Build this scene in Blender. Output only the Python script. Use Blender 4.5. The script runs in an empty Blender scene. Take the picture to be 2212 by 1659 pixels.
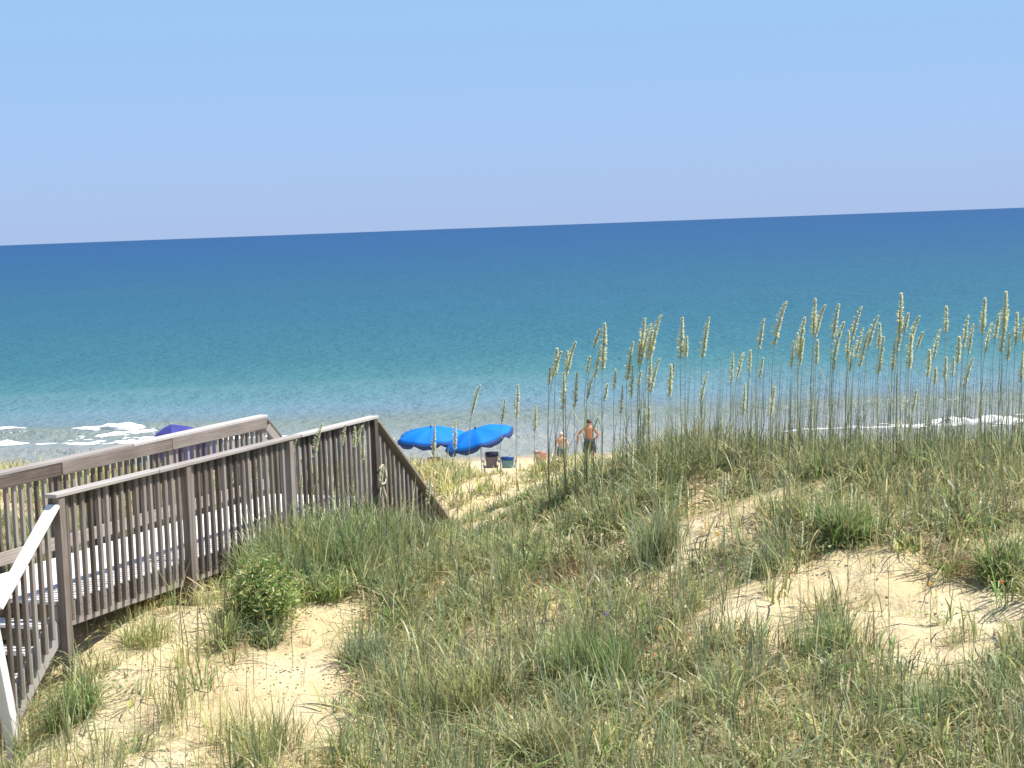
import bpy, bmesh, math, random
import numpy as np
from mathutils import Vector, Matrix, Quaternion

random.seed(11)
rng = np.random.default_rng(11)
S = bpy.context.scene
COL = S.collection
R = math.radians

# ------------------------------------------------------------------ camera
CAM_H = 10.0
F = 3830.0                      # focal length measured in a 2212 px wide picture
CX, CY = 1106.0, 829.5
PITCH, ROLL = R(5.077), R(2.123)
fwd = Vector((0, math.cos(PITCH), -math.sin(PITCH)))
up0 = Vector((0, math.sin(PITCH), math.cos(PITCH)))
rt0 = Vector((1, 0, 0))
rt = rt0 * math.cos(ROLL) - up0 * math.sin(ROLL)
up = up0 * math.cos(ROLL) + rt0 * math.sin(ROLL)
cam_d = bpy.data.cameras.new('camera')
cam = bpy.data.objects.new('camera', cam_d)
COL.objects.link(cam)
cam.matrix_world = Matrix(((rt.x, up.x, -fwd.x, 0), (rt.y, up.y, -fwd.y, 0),
                           (rt.z, up.z, -fwd.z, CAM_H), (0, 0, 0, 1)))
cam_d.sensor_width = 36.0
cam_d.lens = 36.0 * F / 2212.0
cam_d.clip_start = 0.1
cam_d.clip_end = 200000
S.camera = cam

# ------------------------------------------------------------------ sky, sun, exposure
SUN_EL = R(60)
SUN_AZ = math.atan2(1.0, -0.02)          # from +Y towards +X
sun_dir = Vector((math.sin(SUN_AZ) * math.cos(SUN_EL), math.cos(SUN_AZ) * math.cos(SUN_EL), math.sin(SUN_EL)))
W = bpy.data.worlds.new("World")
S.world = W
W.use_nodes = True
wn = W.node_tree
wn.nodes.clear()
sky = wn.nodes.new('ShaderNodeTexSky')
sky.sky_type = 'NISHITA'
sky.sun_disc = False
sky.sun_elevation = SUN_EL
sky.sun_rotation = SUN_AZ
sky.altitude = 0
sky.air_density = 1.0
sky.dust_density = 0.3
sky.ozone_density = 2.0
# sea haze: the lowest part of the sky, all round, is a pale blue veil that thins with height
stc = wn.nodes.new('ShaderNodeTexCoord')
ssx = wn.nodes.new('ShaderNodeSeparateXYZ'); wn.links.new(stc.outputs['Generated'], ssx.inputs[0])
veil = wn.nodes.new('ShaderNodeValToRGB')
ve = veil.color_ramp.elements
ve[0].position = 0.0; ve[0].color = (0.236, 0.322, 0.510, 1)
ve[1].position = 0.30; ve[1].color = (0.125, 0.275, 0.520, 1)
e_ = ve.new(0.055); e_.color = (0.228, 0.346, 0.560, 1)
e_ = ve.new(0.115); e_.color = (0.205, 0.345, 0.560, 1)
wn.links.new(ssx.outputs[2], veil.inputs[0])
vs = wn.nodes.new('ShaderNodeVectorMath'); vs.operation = 'SCALE'; vs.inputs['Scale'].default_value = 10.0
wn.links.new(veil.outputs[0], vs.inputs[0])
vf = wn.nodes.new('ShaderNodeMapRange'); vf.inputs[1].default_value = 0.10; vf.inputs[2].default_value = 0.55
vf.inputs[3].default_value = 0.95; vf.inputs[4].default_value = 0.0
wn.links.new(ssx.outputs[2], vf.inputs[0])
hs = wn.nodes.new('ShaderNodeMix'); hs.data_type = 'RGBA'
wn.links.new(vf.outputs[0], hs.inputs[0])
wn.links.new(vs.outputs[0], hs.inputs[7])
bg = wn.nodes.new('ShaderNodeBackground')
bg.inputs[1].default_value = 0.10
wo = wn.nodes.new('ShaderNodeOutputWorld')
wn.links.new(sky.outputs[0], hs.inputs[6])
wn.links.new(hs.outputs[2], bg.inputs[0])
wn.links.new(bg.outputs[0], wo.inputs[0])

sd = bpy.data.lights.new('sun', 'SUN')
sd.energy = 4.8
sd.angle = R(0.53)
sd.color = (1.0, 0.95, 0.86)
so = bpy.data.objects.new('sun', sd)
COL.objects.link(so)
so.rotation_euler = sun_dir.to_track_quat('Z', 'Y').to_euler()
so.location = (30, 10, 60)

S.view_settings.view_transform = 'Standard'
S.view_settings.look = 'None'
S.view_settings.gamma = 1.0
S.view_settings.use_curve_mapping = False
S.view_settings.exposure = 0.70
S.render.film_transparent = False

# ------------------------------------------------------------------ helpers
def at(px, py, Y):
    """point at depth Y (world y) seen at picture position px, py"""
    d = fwd * F + rt * (px - CX) - up * (py - CY)
    t = Y / d.y
    return Vector((d.x * t, Y, CAM_H + d.z * t))


def tag(o, label=None, cat=None, group=None, kind=None):
    if label: o['label'] = label
    if cat: o['category'] = cat
    if group: o['group'] = group
    if kind: o['kind'] = kind
    return o


def empty(name, loc, rz=0, label=None, cat=None, group=None):
    o = bpy.data.objects.new(name, None)
    o.empty_display_size = 0.2
    COL.objects.link(o)
    o.location = loc
    o.rotation_euler = (0, 0, rz)
    return tag(o, label, cat, group)


def link(name, me, mat=None, parent=None, loc=None, rot=None):
    o = bpy.data.objects.new(name, me)
    COL.objects.link(o)
    if mat is not None and len(me.materials) == 0:
        me.materials.append(mat)
    if parent is not None: o.parent = parent
    if loc is not None: o.location = loc
    if rot is not None: o.rotation_euler = rot
    return o


def bm_mesh(bm, name, smooth=False):
    me = bpy.data.meshes.new(name)
    bm.to_mesh(me)
    bm.free()
    if smooth:
        me.polygons.foreach_set('use_smooth', [True] * len(me.polygons))
    return me


def box_mesh(name, lx, ly, lz, bev=0.004):
    bm = bmesh.new()
    bmesh.ops.create_cube(bm, size=1.0, matrix=Matrix.Diagonal((lx, ly, lz, 1)))
    if bev > 0:
        bmesh.ops.bevel(bm, geom=bm.edges[:], offset=bev, segments=1, affect='EDGES')
    return bm_mesh(bm, name)


def tube(bm, pts, radii, n=6, cap=True):
    pts = [Vector(p) for p in pts]
    if not hasattr(radii, '__len__'): radii = [radii] * len(pts)
    rings = []
    for i, p in enumerate(pts):
        a = pts[max(0, i - 1)]; b = pts[min(len(pts) - 1, i + 1)]
        t = (b - a).normalized()
        ref = Vector((0, 0, 1)) if abs(t.z) < 0.9 else Vector((1, 0, 0))
        u = t.cross(ref).normalized(); v = t.cross(u)
        rings.append([bm.verts.new(p + (u * math.cos(2 * math.pi * k / n) + v * math.sin(2 * math.pi * k / n)) * radii[i]) for k in range(n)])
    for i in range(len(rings) - 1):
        for k in range(n):
            bm.faces.new((rings[i][k], rings[i][(k + 1) % n], rings[i + 1][(k + 1) % n], rings[i + 1][k]))
    if cap:
        bm.faces.new(rings[0][::-1]); bm.faces.new(rings[-1])


def tris_mesh(name, verts, tris, col=None, smooth=False):
    me = bpy.data.meshes.new(name)
    nv, nt = len(verts), len(tris)
    me.vertices.add(nv)
    me.vertices.foreach_set('co', np.asarray(verts, dtype=np.float32).ravel())
    me.loops.add(nt * 3)
    me.loops.foreach_set('vertex_index', np.asarray(tris, dtype=np.int32).ravel())
    me.polygons.add(nt)
    me.polygons.foreach_set('loop_start', np.arange(0, nt * 3, 3, dtype=np.int32))
    me.polygons.foreach_set('loop_total', np.full(nt, 3, dtype=np.int32))
    if smooth:
        me.polygons.foreach_set('use_smooth', np.ones(nt, dtype=bool))
    me.update(calc_edges=True)
    if col is not None:
        a = me.color_attributes.new('tint', 'FLOAT_COLOR', 'POINT')
        c = np.ones((nv, 4), dtype=np.float32); c[:, :3] = col
        a.data.foreach_set('color', c.ravel())
    return me


def grid_mesh(name, xs, ys, Z, smooth=True):
    nx, ny = len(xs), len(ys)
    X, Y = np.meshgrid(xs, ys)
    v = np.stack([X, Y, Z], -1).reshape(-1, 3)
    i = np.arange(nx - 1)[None, :] + nx * np.arange(ny - 1)[:, None]
    i = i.ravel()
    t = np.concatenate([np.stack([i, i + 1, i + nx + 1], -1), np.stack([i, i + nx + 1, i + nx], -1)])
    return tris_mesh(name, v, t, smooth=smooth)


# smooth pseudo-noise from random sines
_nz = {}
def noise(x, y, scale, seed):
    if seed not in _nz:
        r = np.random.default_rng(seed)
        _nz[seed] = (r.uniform(0, 2 * np.pi, 14), r.uniform(0, 2 * np.pi, 14), r.uniform(0.6, 1.7, 14))
    a, p, f = _nz[seed]
    s = 0
    for i in range(14):
        s = s + np.sin((x * np.cos(a[i]) + y * np.sin(a[i])) * f[i] * 2 * np.pi / scale + p[i])
    return s / 4.2


# ------------------------------------------------------------------ materials
class M: pass


def new_mat(name):
    m = bpy.data.materials.new(name)
    m.use_nodes = True
    nt = m.node_tree
    p = nt.nodes['Principled BSDF']
    return m, nt, p


def ramp(nt, stops, interp='LINEAR'):
    r = nt.nodes.new('ShaderNodeValToRGB')
    r.color_ramp.interpolation = interp
    e = r.color_ramp.elements
    while len(e) > 1: e.remove(e[-1])
    e[0].position = stops[0][0]; e[0].color = (*stops[0][1], 1)
    for pos, c in stops[1:]:
        k = e.new(pos); k.color = (*c, 1)
    return r


def plain(name, col, rough=0.7, var=0.12, scale=30, sheen=None):
    m, nt, p = new_mat(name)
    tc = nt.nodes.new('ShaderNodeTexCoord')
    n = nt.nodes.new('ShaderNodeTexNoise'); n.inputs['Scale'].default_value = scale
    n.inputs['Detail'].default_value = 4
    nt.links.new(tc.outputs['Object'], n.inputs['Vector'])
    r = ramp(nt, [(0.25, tuple(c * (1 - var) for c in col)), (0.75, tuple(min(1, c * (1 + var)) for c in col))])
    nt.links.new(n.outputs[0], r.inputs[0])
    nt.links.new(r.outputs[0], p.inputs['Base Color'])
    p.inputs['Roughness'].default_value = rough
    return m


def cloth(name, col, trans=0.3):
    m, nt, p = new_mat(name)
    tc = nt.nodes.new('ShaderNodeTexCoord')
    n = nt.nodes.new('ShaderNodeTexNoise'); n.inputs['Scale'].default_value = 3
    nt.links.new(tc.outputs['Object'], n.inputs['Vector'])
    r = ramp(nt, [(0.3, tuple(c * 0.88 for c in col)), (0.7, col)])
    nt.links.new(n.outputs[0], r.inputs[0])
    nt.links.new(r.outputs[0], p.inputs['Base Color'])
    p.inputs['Roughness'].default_value = 0.75
    t = nt.nodes.new('ShaderNodeBsdfTranslucent')
    nt.links.new(r.outputs[0], t.inputs[0])
    mx = nt.nodes.new('ShaderNodeMixShader'); mx.inputs[0].default_value = trans
    out = nt.nodes['Material Output']
    nt.links.new(p.outputs[0], mx.inputs[1]); nt.links.new(t.outputs[0], mx.inputs[2])
    nt.links.new(mx.outputs[0], out.inputs[0])
    return m


def foliage(name, trans=0.42, rough=0.45):
    m, nt, p = new_mat(name)
    a = nt.nodes.new('ShaderNodeVertexColor'); a.layer_name = 'tint'
    nt.links.new(a.outputs[0], p.inputs['Base Color'])
    p.inputs['Roughness'].default_value = rough
    p.inputs['Specular IOR Level'].default_value = 0.5
    t = nt.nodes.new('ShaderNodeBsdfTranslucent')
    nt.links.new(a.outputs[0], t.inputs[0])
    mx = nt.nodes.new('ShaderNodeMixShader'); mx.inputs[0].default_value = trans
    out = nt.nodes['Material Output']
    nt.links.new(p.outputs[0], mx.inputs[1]); nt.links.new(t.outputs[0], mx.inputs[2])
    nt.links.new(mx.outputs[0], out.inputs[0])
    return m


def wood(name, dark, mid, light):
    m, nt, p = new_mat(name)
    tc = nt.nodes.new('ShaderNodeTexCoord')
    oi = nt.nodes.new('ShaderNodeObjectInfo')
    sc = nt.nodes.new('ShaderNodeVectorMath'); sc.operation = 'SCALE'; sc.inputs['Scale'].default_value = 37
    cb = nt.nodes.new('ShaderNodeCombineXYZ')
    for i in range(3): nt.links.new(oi.outputs['Random'], cb.inputs[i])
    nt.links.new(cb.outputs[0], sc.inputs[0])
    ad = nt.nodes.new('ShaderNodeVectorMath'); ad.operation = 'ADD'
    nt.links.new(tc.outputs['Object'], ad.inputs[0]); nt.links.new(sc.outputs[0], ad.inputs[1])
    mp = nt.nodes.new('ShaderNodeMapping'); mp.inputs['Scale'].default_value = (1.2, 45, 45)
    nt.links.new(ad.outputs[0], mp.inputs[0])
    n = nt.nodes.new('ShaderNodeTexNoise'); n.inputs['Scale'].default_value = 1.0
    n.inputs['Detail'].default_value = 6; n.inputs['Roughness'].default_value = 0.6
    nt.links.new(mp.outputs[0], n.inputs['Vector'])
    n2 = nt.nodes.new('ShaderNodeTexNoise'); n2.inputs['Scale'].default_value = 2.3
    n2.inputs['Detail'].default_value = 3
    nt.links.new(ad.outputs[0], n2.inputs['Vector'])
    r = ramp(nt, [(0.34, dark), (0.56, mid), (0.80, light)])
    mixv = nt.nodes.new('ShaderNodeMath'); mixv.operation = 'MULTIPLY_ADD'
    mixv.inputs[1].default_value = 0.50
    s2 = nt.nodes.new('ShaderNodeMath'); s2.operation = 'MULTIPLY'; s2.inputs[1].default_value = 0.25
    nt.links.new(n2.outputs[0], s2.inputs[0])
    s3 = nt.nodes.new('ShaderNodeMath'); s3.operation = 'MULTIPLY_ADD'; s3.inputs[1].default_value = 0.42
    nt.links.new(oi.outputs['Random'], s3.inputs[0]); nt.links.new(s2.outputs[0], s3.inputs[2])
    nt.links.new(n.outputs[0], mixv.inputs[0]); nt.links.new(s3.outputs[0], mixv.inputs[2])
    nt.links.new(mixv.outputs[0], r.inputs[0])
    nt.links.new(r.outputs[0], p.inputs['Base Color'])
    p.inputs['Roughness'].default_value = 0.75
    b = nt.nodes.new('ShaderNodeBump'); b.inputs['Strength'].default_value = 0.4; b.inputs['Distance'].default_value = 0.004
    nt.links.new(n.outputs[0], b.inputs['Height']); nt.links.new(b.outputs[0], p.inputs['Normal'])
    return m


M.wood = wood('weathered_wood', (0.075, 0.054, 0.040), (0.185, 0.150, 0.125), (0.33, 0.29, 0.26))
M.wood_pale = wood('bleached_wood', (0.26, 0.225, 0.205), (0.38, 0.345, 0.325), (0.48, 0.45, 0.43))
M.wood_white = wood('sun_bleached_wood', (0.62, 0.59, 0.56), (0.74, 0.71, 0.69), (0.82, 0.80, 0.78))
M.leaf = foliage('grass_leaf')
M.oat = foliage('sea_oat_spikelet', 0.62, 0.4)
M.blue = cloth('bright_blue_canvas', (0.004, 0.30, 0.92), 0.4)
M.blue_trim = cloth('dark_blue_trim', (0.012, 0.05, 0.20), 0.1)
M.navy = cloth('navy_canvas', (0.055, 0.06, 0.30), 0.2)
M.navy_dk = cloth('dark_navy_fabric', (0.012, 0.014, 0.06), 0.1)
M.plum = cloth('grey_plum_mesh', (0.17, 0.155, 0.20), 0.1)
M.royal = cloth('royal_blue_fabric', (0.012, 0.08, 0.34), 0.1)
M.teal = cloth('teal_mesh', (0.15, 0.31, 0.39), 0.1)
M.coral = cloth('coral_fabric', (0.62, 0.22, 0.12), 0.2)
M.pink = cloth('pink_fabric', (0.70, 0.36, 0.30), 0.2)
M.white_cloth = cloth('white_fabric', (0.78, 0.74, 0.70), 0.2)
M.lime = cloth('lime_fabric', (0.38, 0.75, 0.05), 0.3)
M.metal = plain('dull_frame_metal', (0.30, 0.30, 0.31), 0.4)
M.dark_metal = plain('dark_frame_metal', (0.05, 0.055, 0.07), 0.45)
M.skin = plain('tanned_skin', (0.52, 0.22, 0.13), 0.5, 0.1, 6)
M.skin2 = plain('fair_skin', (0.56, 0.33, 0.22), 0.5, 0.1, 6)
M.hair = plain('dark_brown_hair', (0.05, 0.025, 0.015), 0.6)
M.shorts = plain('charcoal_swim_shorts', (0.035, 0.04, 0.045), 0.8)
M.shorts2 = plain('grey_green_swim_shorts', (0.10, 0.16, 0.15), 0.8)
M.rope = plain('pale_rope', (0.55, 0.49, 0.38), 0.9, 0.25, 60)

# sand
m, nt, p = new_mat('dune_sand')
tc = nt.nodes.new('ShaderNodeTexCoord')
n1 = nt.nodes.new('ShaderNodeTexNoise'); n1.inputs['Scale'].default_value = 0.9; n1.inputs['Detail'].default_value = 6
n2 = nt.nodes.new('ShaderNodeTexNoise'); n2.inputs['Scale'].default_value = 26; n2.inputs['Detail'].default_value = 6
n2.inputs['Roughness'].default_value = 0.7
n3 = nt.nodes.new('ShaderNodeTexNoise'); n3.inputs['Scale'].default_value = 4.5; n3.inputs['Detail'].default_value = 4
for n in (n1, n2, n3): nt.links.new(tc.outputs['Object'], n.inputs['Vector'])
r1 = ramp(nt, [(0.3, (0.58, 0.455, 0.255)), (0.7, (0.68, 0.575, 0.385))])
nt.links.new(n1.outputs[0], r1.inputs[0])
r2 = ramp(nt, [(0.28, (0.62, 0.55, 0.46)), (0.45, (1, 1, 1))])
nt.links.new(n2.outputs[0], r2.inputs[0])
mx = nt.nodes.new('ShaderNodeMix'); mx.data_type = 'RGBA'; mx.blend_type = 'MULTIPLY'; mx.inputs[0].default_value = 0.8
nt.links.new(r1.outputs[0], mx.inputs[6]); nt.links.new(r2.outputs[0], mx.inputs[7])
# damp sand near the water line (by height)
sx = nt.nodes.new('ShaderNodeSeparateXYZ'); nt.links.new(tc.outputs['Object'], sx.inputs[0])
mr = nt.nodes.new('ShaderNodeMapRange'); mr.inputs[1].default_value = 0.15; mr.inputs[2].default_value = 0.5
nt.links.new(sx.outputs[2], mr.inputs[0])
mw = nt.nodes.new('ShaderNodeMix'); mw.data_type = 'RGBA'
mw.inputs[6].default_value = (0.36, 0.30, 0.22, 1)
nt.links.new(mr.outputs[0], mw.inputs[0]); nt.links.new(mx.outputs[2], mw.inputs[7])
nt.links.new(mw.outputs[2], p.inputs['Base Color'])
p.inputs['Roughness'].default_value = 0.95
p.inputs['Specular IOR Level'].default_value = 0.1
ba = nt.nodes.new('ShaderNodeMath'); ba.operation = 'MULTIPLY_ADD'; ba.inputs[1].default_value = 3.0
nt.links.new(n3.outputs[0], ba.inputs[0]); nt.links.new(n2.outputs[0], ba.inputs[2])
b = nt.nodes.new('ShaderNodeBump'); b.inputs['Strength'].default_value = 0.7; b.inputs['Distance'].default_value = 0.05
nt.links.new(ba.outputs[0], b.inputs['Height']); nt.links.new(b.outputs[0], p.inputs['Normal'])
M.sand = m

# sea: water colour follows the depth of the bottom (distance from the shore)
m, nt, p = new_mat('sea_water')
nt.nodes.remove(p)
tc = nt.nodes.new('ShaderNodeTexCoord')
sx = nt.nodes.new('ShaderNodeSeparateXYZ'); nt.links.new(tc.outputs['Object'], sx.inputs[0])
mpn = nt.nodes.new('ShaderNodeMapping'); mpn.inputs['Scale'].default_value = (0.004, 0.02, 0.02)
nt.links.new(tc.outputs['Object'], mpn.inputs[0])
nb = nt.nodes.new('ShaderNodeTexNoise'); nb.inputs['Scale'].default_value = 1.0; nb.inputs['Detail'].default_value = 5
nt.links.new(mpn.outputs[0], nb.inputs['Vector'])
dv = nt.nodes.new('ShaderNodeMath'); dv.operation = 'DIVIDE'; dv.inputs[0].default_value = 80.0
nt.links.new(sx.outputs[1], dv.inputs[1])
nb2 = nt.nodes.new('ShaderNodeMath'); nb2.operation = 'MULTIPLY_ADD'; nb2.inputs[1].default_value = 0.44; nb2.inputs[2].default_value = 0.78
nt.links.new(nb.outputs[0], nb2.inputs[0])
ml = nt.nodes.new('ShaderNodeMath'); ml.operation = 'MULTIPLY'
nt.links.new(dv.outputs[0], ml.inputs[0]); nt.links.new(nb2.outputs[0], ml.inputs[1])
M.sea_ramp = ramp(nt, [
    (0.00, (0.013, 0.066, 0.172)), (0.054, (0.013, 0.073, 0.182)), (0.26, (0.018, 0.094, 0.168)), (0.45, (0.022, 0.110, 0.166)),
    (0.57, (0.030, 0.126, 0.170)), (0.66, (0.050, 0.158, 0.188)), (0.75, (0.108, 0.200, 0.253)), (0.82, (0.122, 0.190, 0.230)),
    (0.885, (0.150, 0.192, 0.180)), (0.95, (0.195, 0.232, 0.242)), (1.00, (0.225, 0.245, 0.240))])
nt.links.new(ml.outputs[0], M.sea_ramp.inputs[0])
# chop: dark and light flecks stretched along the swell, three sizes
def chop(sx_, sy_, lo, hi, det=4):
    a = nt.nodes.new('ShaderNodeMapping'); a.inputs['Scale'].default_value = (sx_, sy_, 1)
    nt.links.new(tc.outputs['Object'], a.inputs[0])
    t = nt.nodes.new('ShaderNodeTexNoise'); t.inputs['Scale'].default_value = 1; t.inputs['Detail'].default_value = det
    t.inputs['Roughness'].default_value = 0.65
    nt.links.new(a.outputs[0], t.inputs['Vector'])
    return t
c1 = chop(0.35, 0.45, 0, 0); c2 = chop(0.06, 0.035, 0, 0); c3 = chop(1.3, 0.75, 0, 0)
su = nt.nodes.new('ShaderNodeMath'); su.operation = 'MULTIPLY_ADD'; su.inputs[1].default_value = 1.6
nt.links.new(c2.outputs[0], su.inputs[0]); nt.links.new(c1.outputs[0], su.inputs[2])
su2 = nt.nodes.new('ShaderNodeMath'); su2.operation = 'MULTIPLY_ADD'; su2.inputs[1].default_value = 0.55
nt.links.new(c3.outputs[0], su2.inputs[0]); nt.links.new(su.outputs[0], su2.inputs[2])
bp = nt.nodes.new('ShaderNodeBump'); bp.inputs['Strength'].default_value = 1.0; bp.inputs['Distance'].default_value = 0.6
nt.links.new(su2.outputs[0], bp.inputs['Height'])
df = nt.nodes.new('ShaderNodeBsdfDiffuse')
nt.links.new(M.sea_ramp.outputs[0], df.inputs[0]); nt.links.new(bp.outputs[0], df.inputs['Normal'])
gl = nt.nodes.new('ShaderNodeBsdfGlossy'); gl.inputs['Roughness'].default_value = 0.45
nt.links.new(bp.outputs[0], gl.inputs['Normal'])
ms = nt.nodes.new('ShaderNodeMixShader'); ms.inputs[0].default_value = 0.07
nt.links.new(df.outputs[0], ms.inputs[1]); nt.links.new(gl.outputs[0], ms.inputs[2])
nt.links.new(ms.outputs[0], nt.nodes['Material Output'].inputs[0])
M.sea = m
M.foam = plain('white_foam', (0.80, 0.81, 0.80), 0.9, 0.06, 8)

# ------------------------------------------------------------------ terrain
ctl = [(25, 1620, 16.3), (160, 1625, 15.4), (115, 1475, 17.0), (390, 1300, 19.0), (620, 1205, 21.0), (800, 1175, 23.0), (960, 1155, 25.2),
       (620, 1430, 17.3), (620, 1640, 14.8), (300, 1640, 14.8), (1000, 1640, 14.5), (1400, 1640, 14.0),
       (1800, 1640, 13.5), (2200, 1640, 13.0), (1000, 1350, 18.5), (1150, 1150, 22), (1100, 1068, 30), (1000, 1030, 31), (940, 1034, 29), (1235, 1012, 29), (1165, 1022, 28), (1088, 1078, 27),
       (1400, 1350, 17.5), (1400, 1120, 20.5), (1400, 1015, 22.5), (1700, 1330, 16.8), (1700, 1130, 19.0),
       (1700, 1010, 21.6), (2130, 1330, 16.3), (2150, 1000, 21.6), (880, 1030, 32), (1100, 1062, 32),
       (50, 1035, 32), (450, 1040, 32), (200, 1240, 22), (-300, 1300, 20), (-300, 1700, 16.5), (300, 1100, 27),
       (1900, 1010, 21.6), (1550, 1003, 22.0), (1250, 1028, 24.0), (1330, 1018, 23.0)]
P = [tuple(at(*c)) for c in ctl]
P += [(2.0, 26, 5.9), (4.5, 26, 5.9), (7.5, 26, 5.9), (3, 31, 5.0), (7, 31, 5.0), (10, 22, 6.9), (10, 16, 6.2), (9, 11, 5.8),
      (0, 10, 5.3), (-6, 10, 5.1), (5, 9, 5.5), (-12, 15, 5.3), (-12, 22, 5.9), (-12, 30, 5.7), (0, 4, 5.0), (-8, 4, 5.0), (8, 4, 5.2),
      (12, 31, 5.2), (14, 24, 6.2), (0, 36, 4.6), (-8, 36, 4.7), (8, 36, 4.2), (-14, 36, 4.6), (14, 36, 4.2)]
P = np.array(P)

def _phi(r2):
    return np.where(r2 > 1e-12, 0.5 * r2 * np.log(np.maximum(r2, 1e-12)), 0.0)
n = len(P)
d2 = ((P[:, None, :2] - P[None, :, :2]) ** 2).sum(-1)
A = np.zeros((n + 3, n + 3))
A[:n, :n] = _phi(d2) + np.eye(n) * 0.04
A[:n, n] = 1; A[:n, n + 1:] = P[:, :2]; A[n, :n] = 1; A[n + 1:, :n] = P[:, :2].T
wts = np.linalg.solve(A, np.concatenate([P[:, 2], [0, 0, 0]]))

def ground(x, y):
    x = np.asarray(x, dtype=float); y = np.asarray(y, dtype=float)
    xc = np.clip(x, -13, 13); yc = np.clip(y, 4, 36)
    s = wts[n] + wts[n + 1] * xc + wts[n + 2] * yc
    for k in range(n):
        s = s + wts[k] * _phi((xc - P[k, 0]) ** 2 + (yc - P[k, 1]) ** 2)
    s = s + 0.016 * noise(x, y, 0.42, 4) + 0.05 * noise(x, y, 2.4, 1) + 0.035 * noise(x, y, 0.9, 2)
    prof = np.interp(y, [34, 37, 40, 44, 48, 58, 64, 72, 77.3, 90, 110], [4.9, 4.2, 3.1, 2.1, 1.75, 1.38, 1.15, 0.45, -0.04, -0.8, -1.8])
    prof = prof + 0.03 * noise(x, y, 3.5, 3)
    w = np.clip((y - 33.0) / 4.0, 0, 1); w = w * w * (3 - 2 * w)
    return s * (1 - w) + prof * w

def gz(x, y):
    return float(ground(np.array([x]), np.array([y]))[0])

def hit(px, py):
    """where the sight line through px, py meets the dune"""
    d = (fwd * F + rt * (px - CX) - up * (py - CY))
    ys = np.linspace(8, 75, 900)
    xs = d.x / d.y * ys; zs = CAM_H + d.z / d.y * ys
    g = ground(xs, ys)
    k = np.argmax(g > zs) if (g > zs).any() else len(ys) - 1
    return Vector((xs[k], ys[k], g[k]))

xs = np.unique(np.concatenate([-np.geomspace(11, 420, 26), np.arange(-11, 11.01, 0.11), np.geomspace(11, 420, 26)]))
ys = np.unique(np.concatenate([np.linspace(-60, 9, 24), np.arange(9, 36, 0.12), np.arange(36, 112, 1.0)]))
XX, YY = np.meshgrid(xs, ys)
me = grid_mesh('dune_sand', xs, ys, ground(XX, YY))
tag(link('sand', me, M.sand), kind='structure')

# ------------------------------------------------------------------ sea
def swell(x, y):
    z = 0.06 * np.sin(y / 4.2 + 0.35 * noise(x, y, 60, 21)) * np.clip((y - 80) / 40, 0, 1)
    # breaking ridge just off the beach, with gaps
    amp = 0.45 * (0.12 + 0.88 * np.clip((-14 - x) / 5, 0, 1) * np.clip(0.8 + 0.4 * noise(x, y * 0, 14, 22), 0.3, 1) + 0.5 * np.clip((x - 12) / 6, 0, 1))
    c = 92.4 + 0.5 * noise(x, 0 * y, 45, 23)
    d = y - c
    z = z + amp * np.where(d < 0, np.exp(-(d / 0.9) ** 2), np.exp(-(d / 2.6) ** 2))
    c2 = 84.0 + 0.9 * noise(x, 0 * y, 38, 24)
    d = y - c2
    z = z + 0.26 * np.clip(0.5 + 0.6 * noise(x * 0.5, y * 0, 26, 25), 0.05, 1) * np.where(d < 0, np.exp(-(d / 0.5) ** 2), np.exp(-(d / 1.6) ** 2))
    # low swell lines further out
    c3 = 112 + 2.5 * noise(x, 0 * y, 90, 26)
    z = z + 0.16 * np.exp(-((y - c3) / 3.0) ** 2)
    return z
xs = np.unique(np.concatenate([-np.geomspace(45, 70000, 40), np.arange(-45, 45.1, 0.6), np.geomspace(45, 70000, 40)]))
ys = np.unique(np.concatenate([np.arange(74, 100, 0.25), np.arange(100, 150, 0.8), np.geomspace(150, 90000, 60)]))
XX, YY = np.meshgrid(xs, ys)
ZZ = np.where(YY < 150, swell(XX, YY), 0) + np.where(YY < 80.5, -0.0, 0)
me = grid_mesh('sea', xs, ys, ZZ)
tag(link('sea', me, M.sea), kind='structure')

def foam_patch(name, x0, x1, yc, wid, hgt, seed, rough=1.0, lab=None):
    nx = max(12, int((x1 - x0) / 0.12)); ny = 14
    x = np.linspace(x0, x1, nx); v = np.linspace(-1, 1, ny)
    t = (x - x0) / (x1 - x0)
    env = np.clip(np.minimum(t, 1 - t) * 5, 0, 1) ** 0.6 * (0.65 + 0.35 * noise(x, 0 * x, 3.0, seed))
    X = np.repeat(x[None, :], ny, 0)
    cl = yc + 0.5 * noise(x, 0 * x, 9, seed + 1)
    Y = cl[None, :] + v[:, None] * wid * np.clip(env, 0.05, 2)[None, :] * (1 + 0.35 * noise(X, v[:, None] * 2 + 0 * X, 1.6, seed + 2))
    prof = np.sqrt(np.clip(1 - v ** 2, 0, 1))[:, None]
    Z = swell(X, Y) + 0.015 + prof * hgt * env[None, :] * (0.75 + 0.3 * noise(X, Y, 0.8, seed + 3) * rough) - 0.05 * (1 - prof)
    vv = np.stack([X, Y, Z], -1).reshape(-1, 3)
    i = (np.arange(nx - 1)[None, :] + nx * np.arange(ny - 1)[:, None]).ravel()
    tr = np.concatenate([np.stack([i, i + 1, i + nx + 1], -1), np.stack([i, i + nx + 1, i + nx], -1)])
    return vv, tr
parts = []
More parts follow.
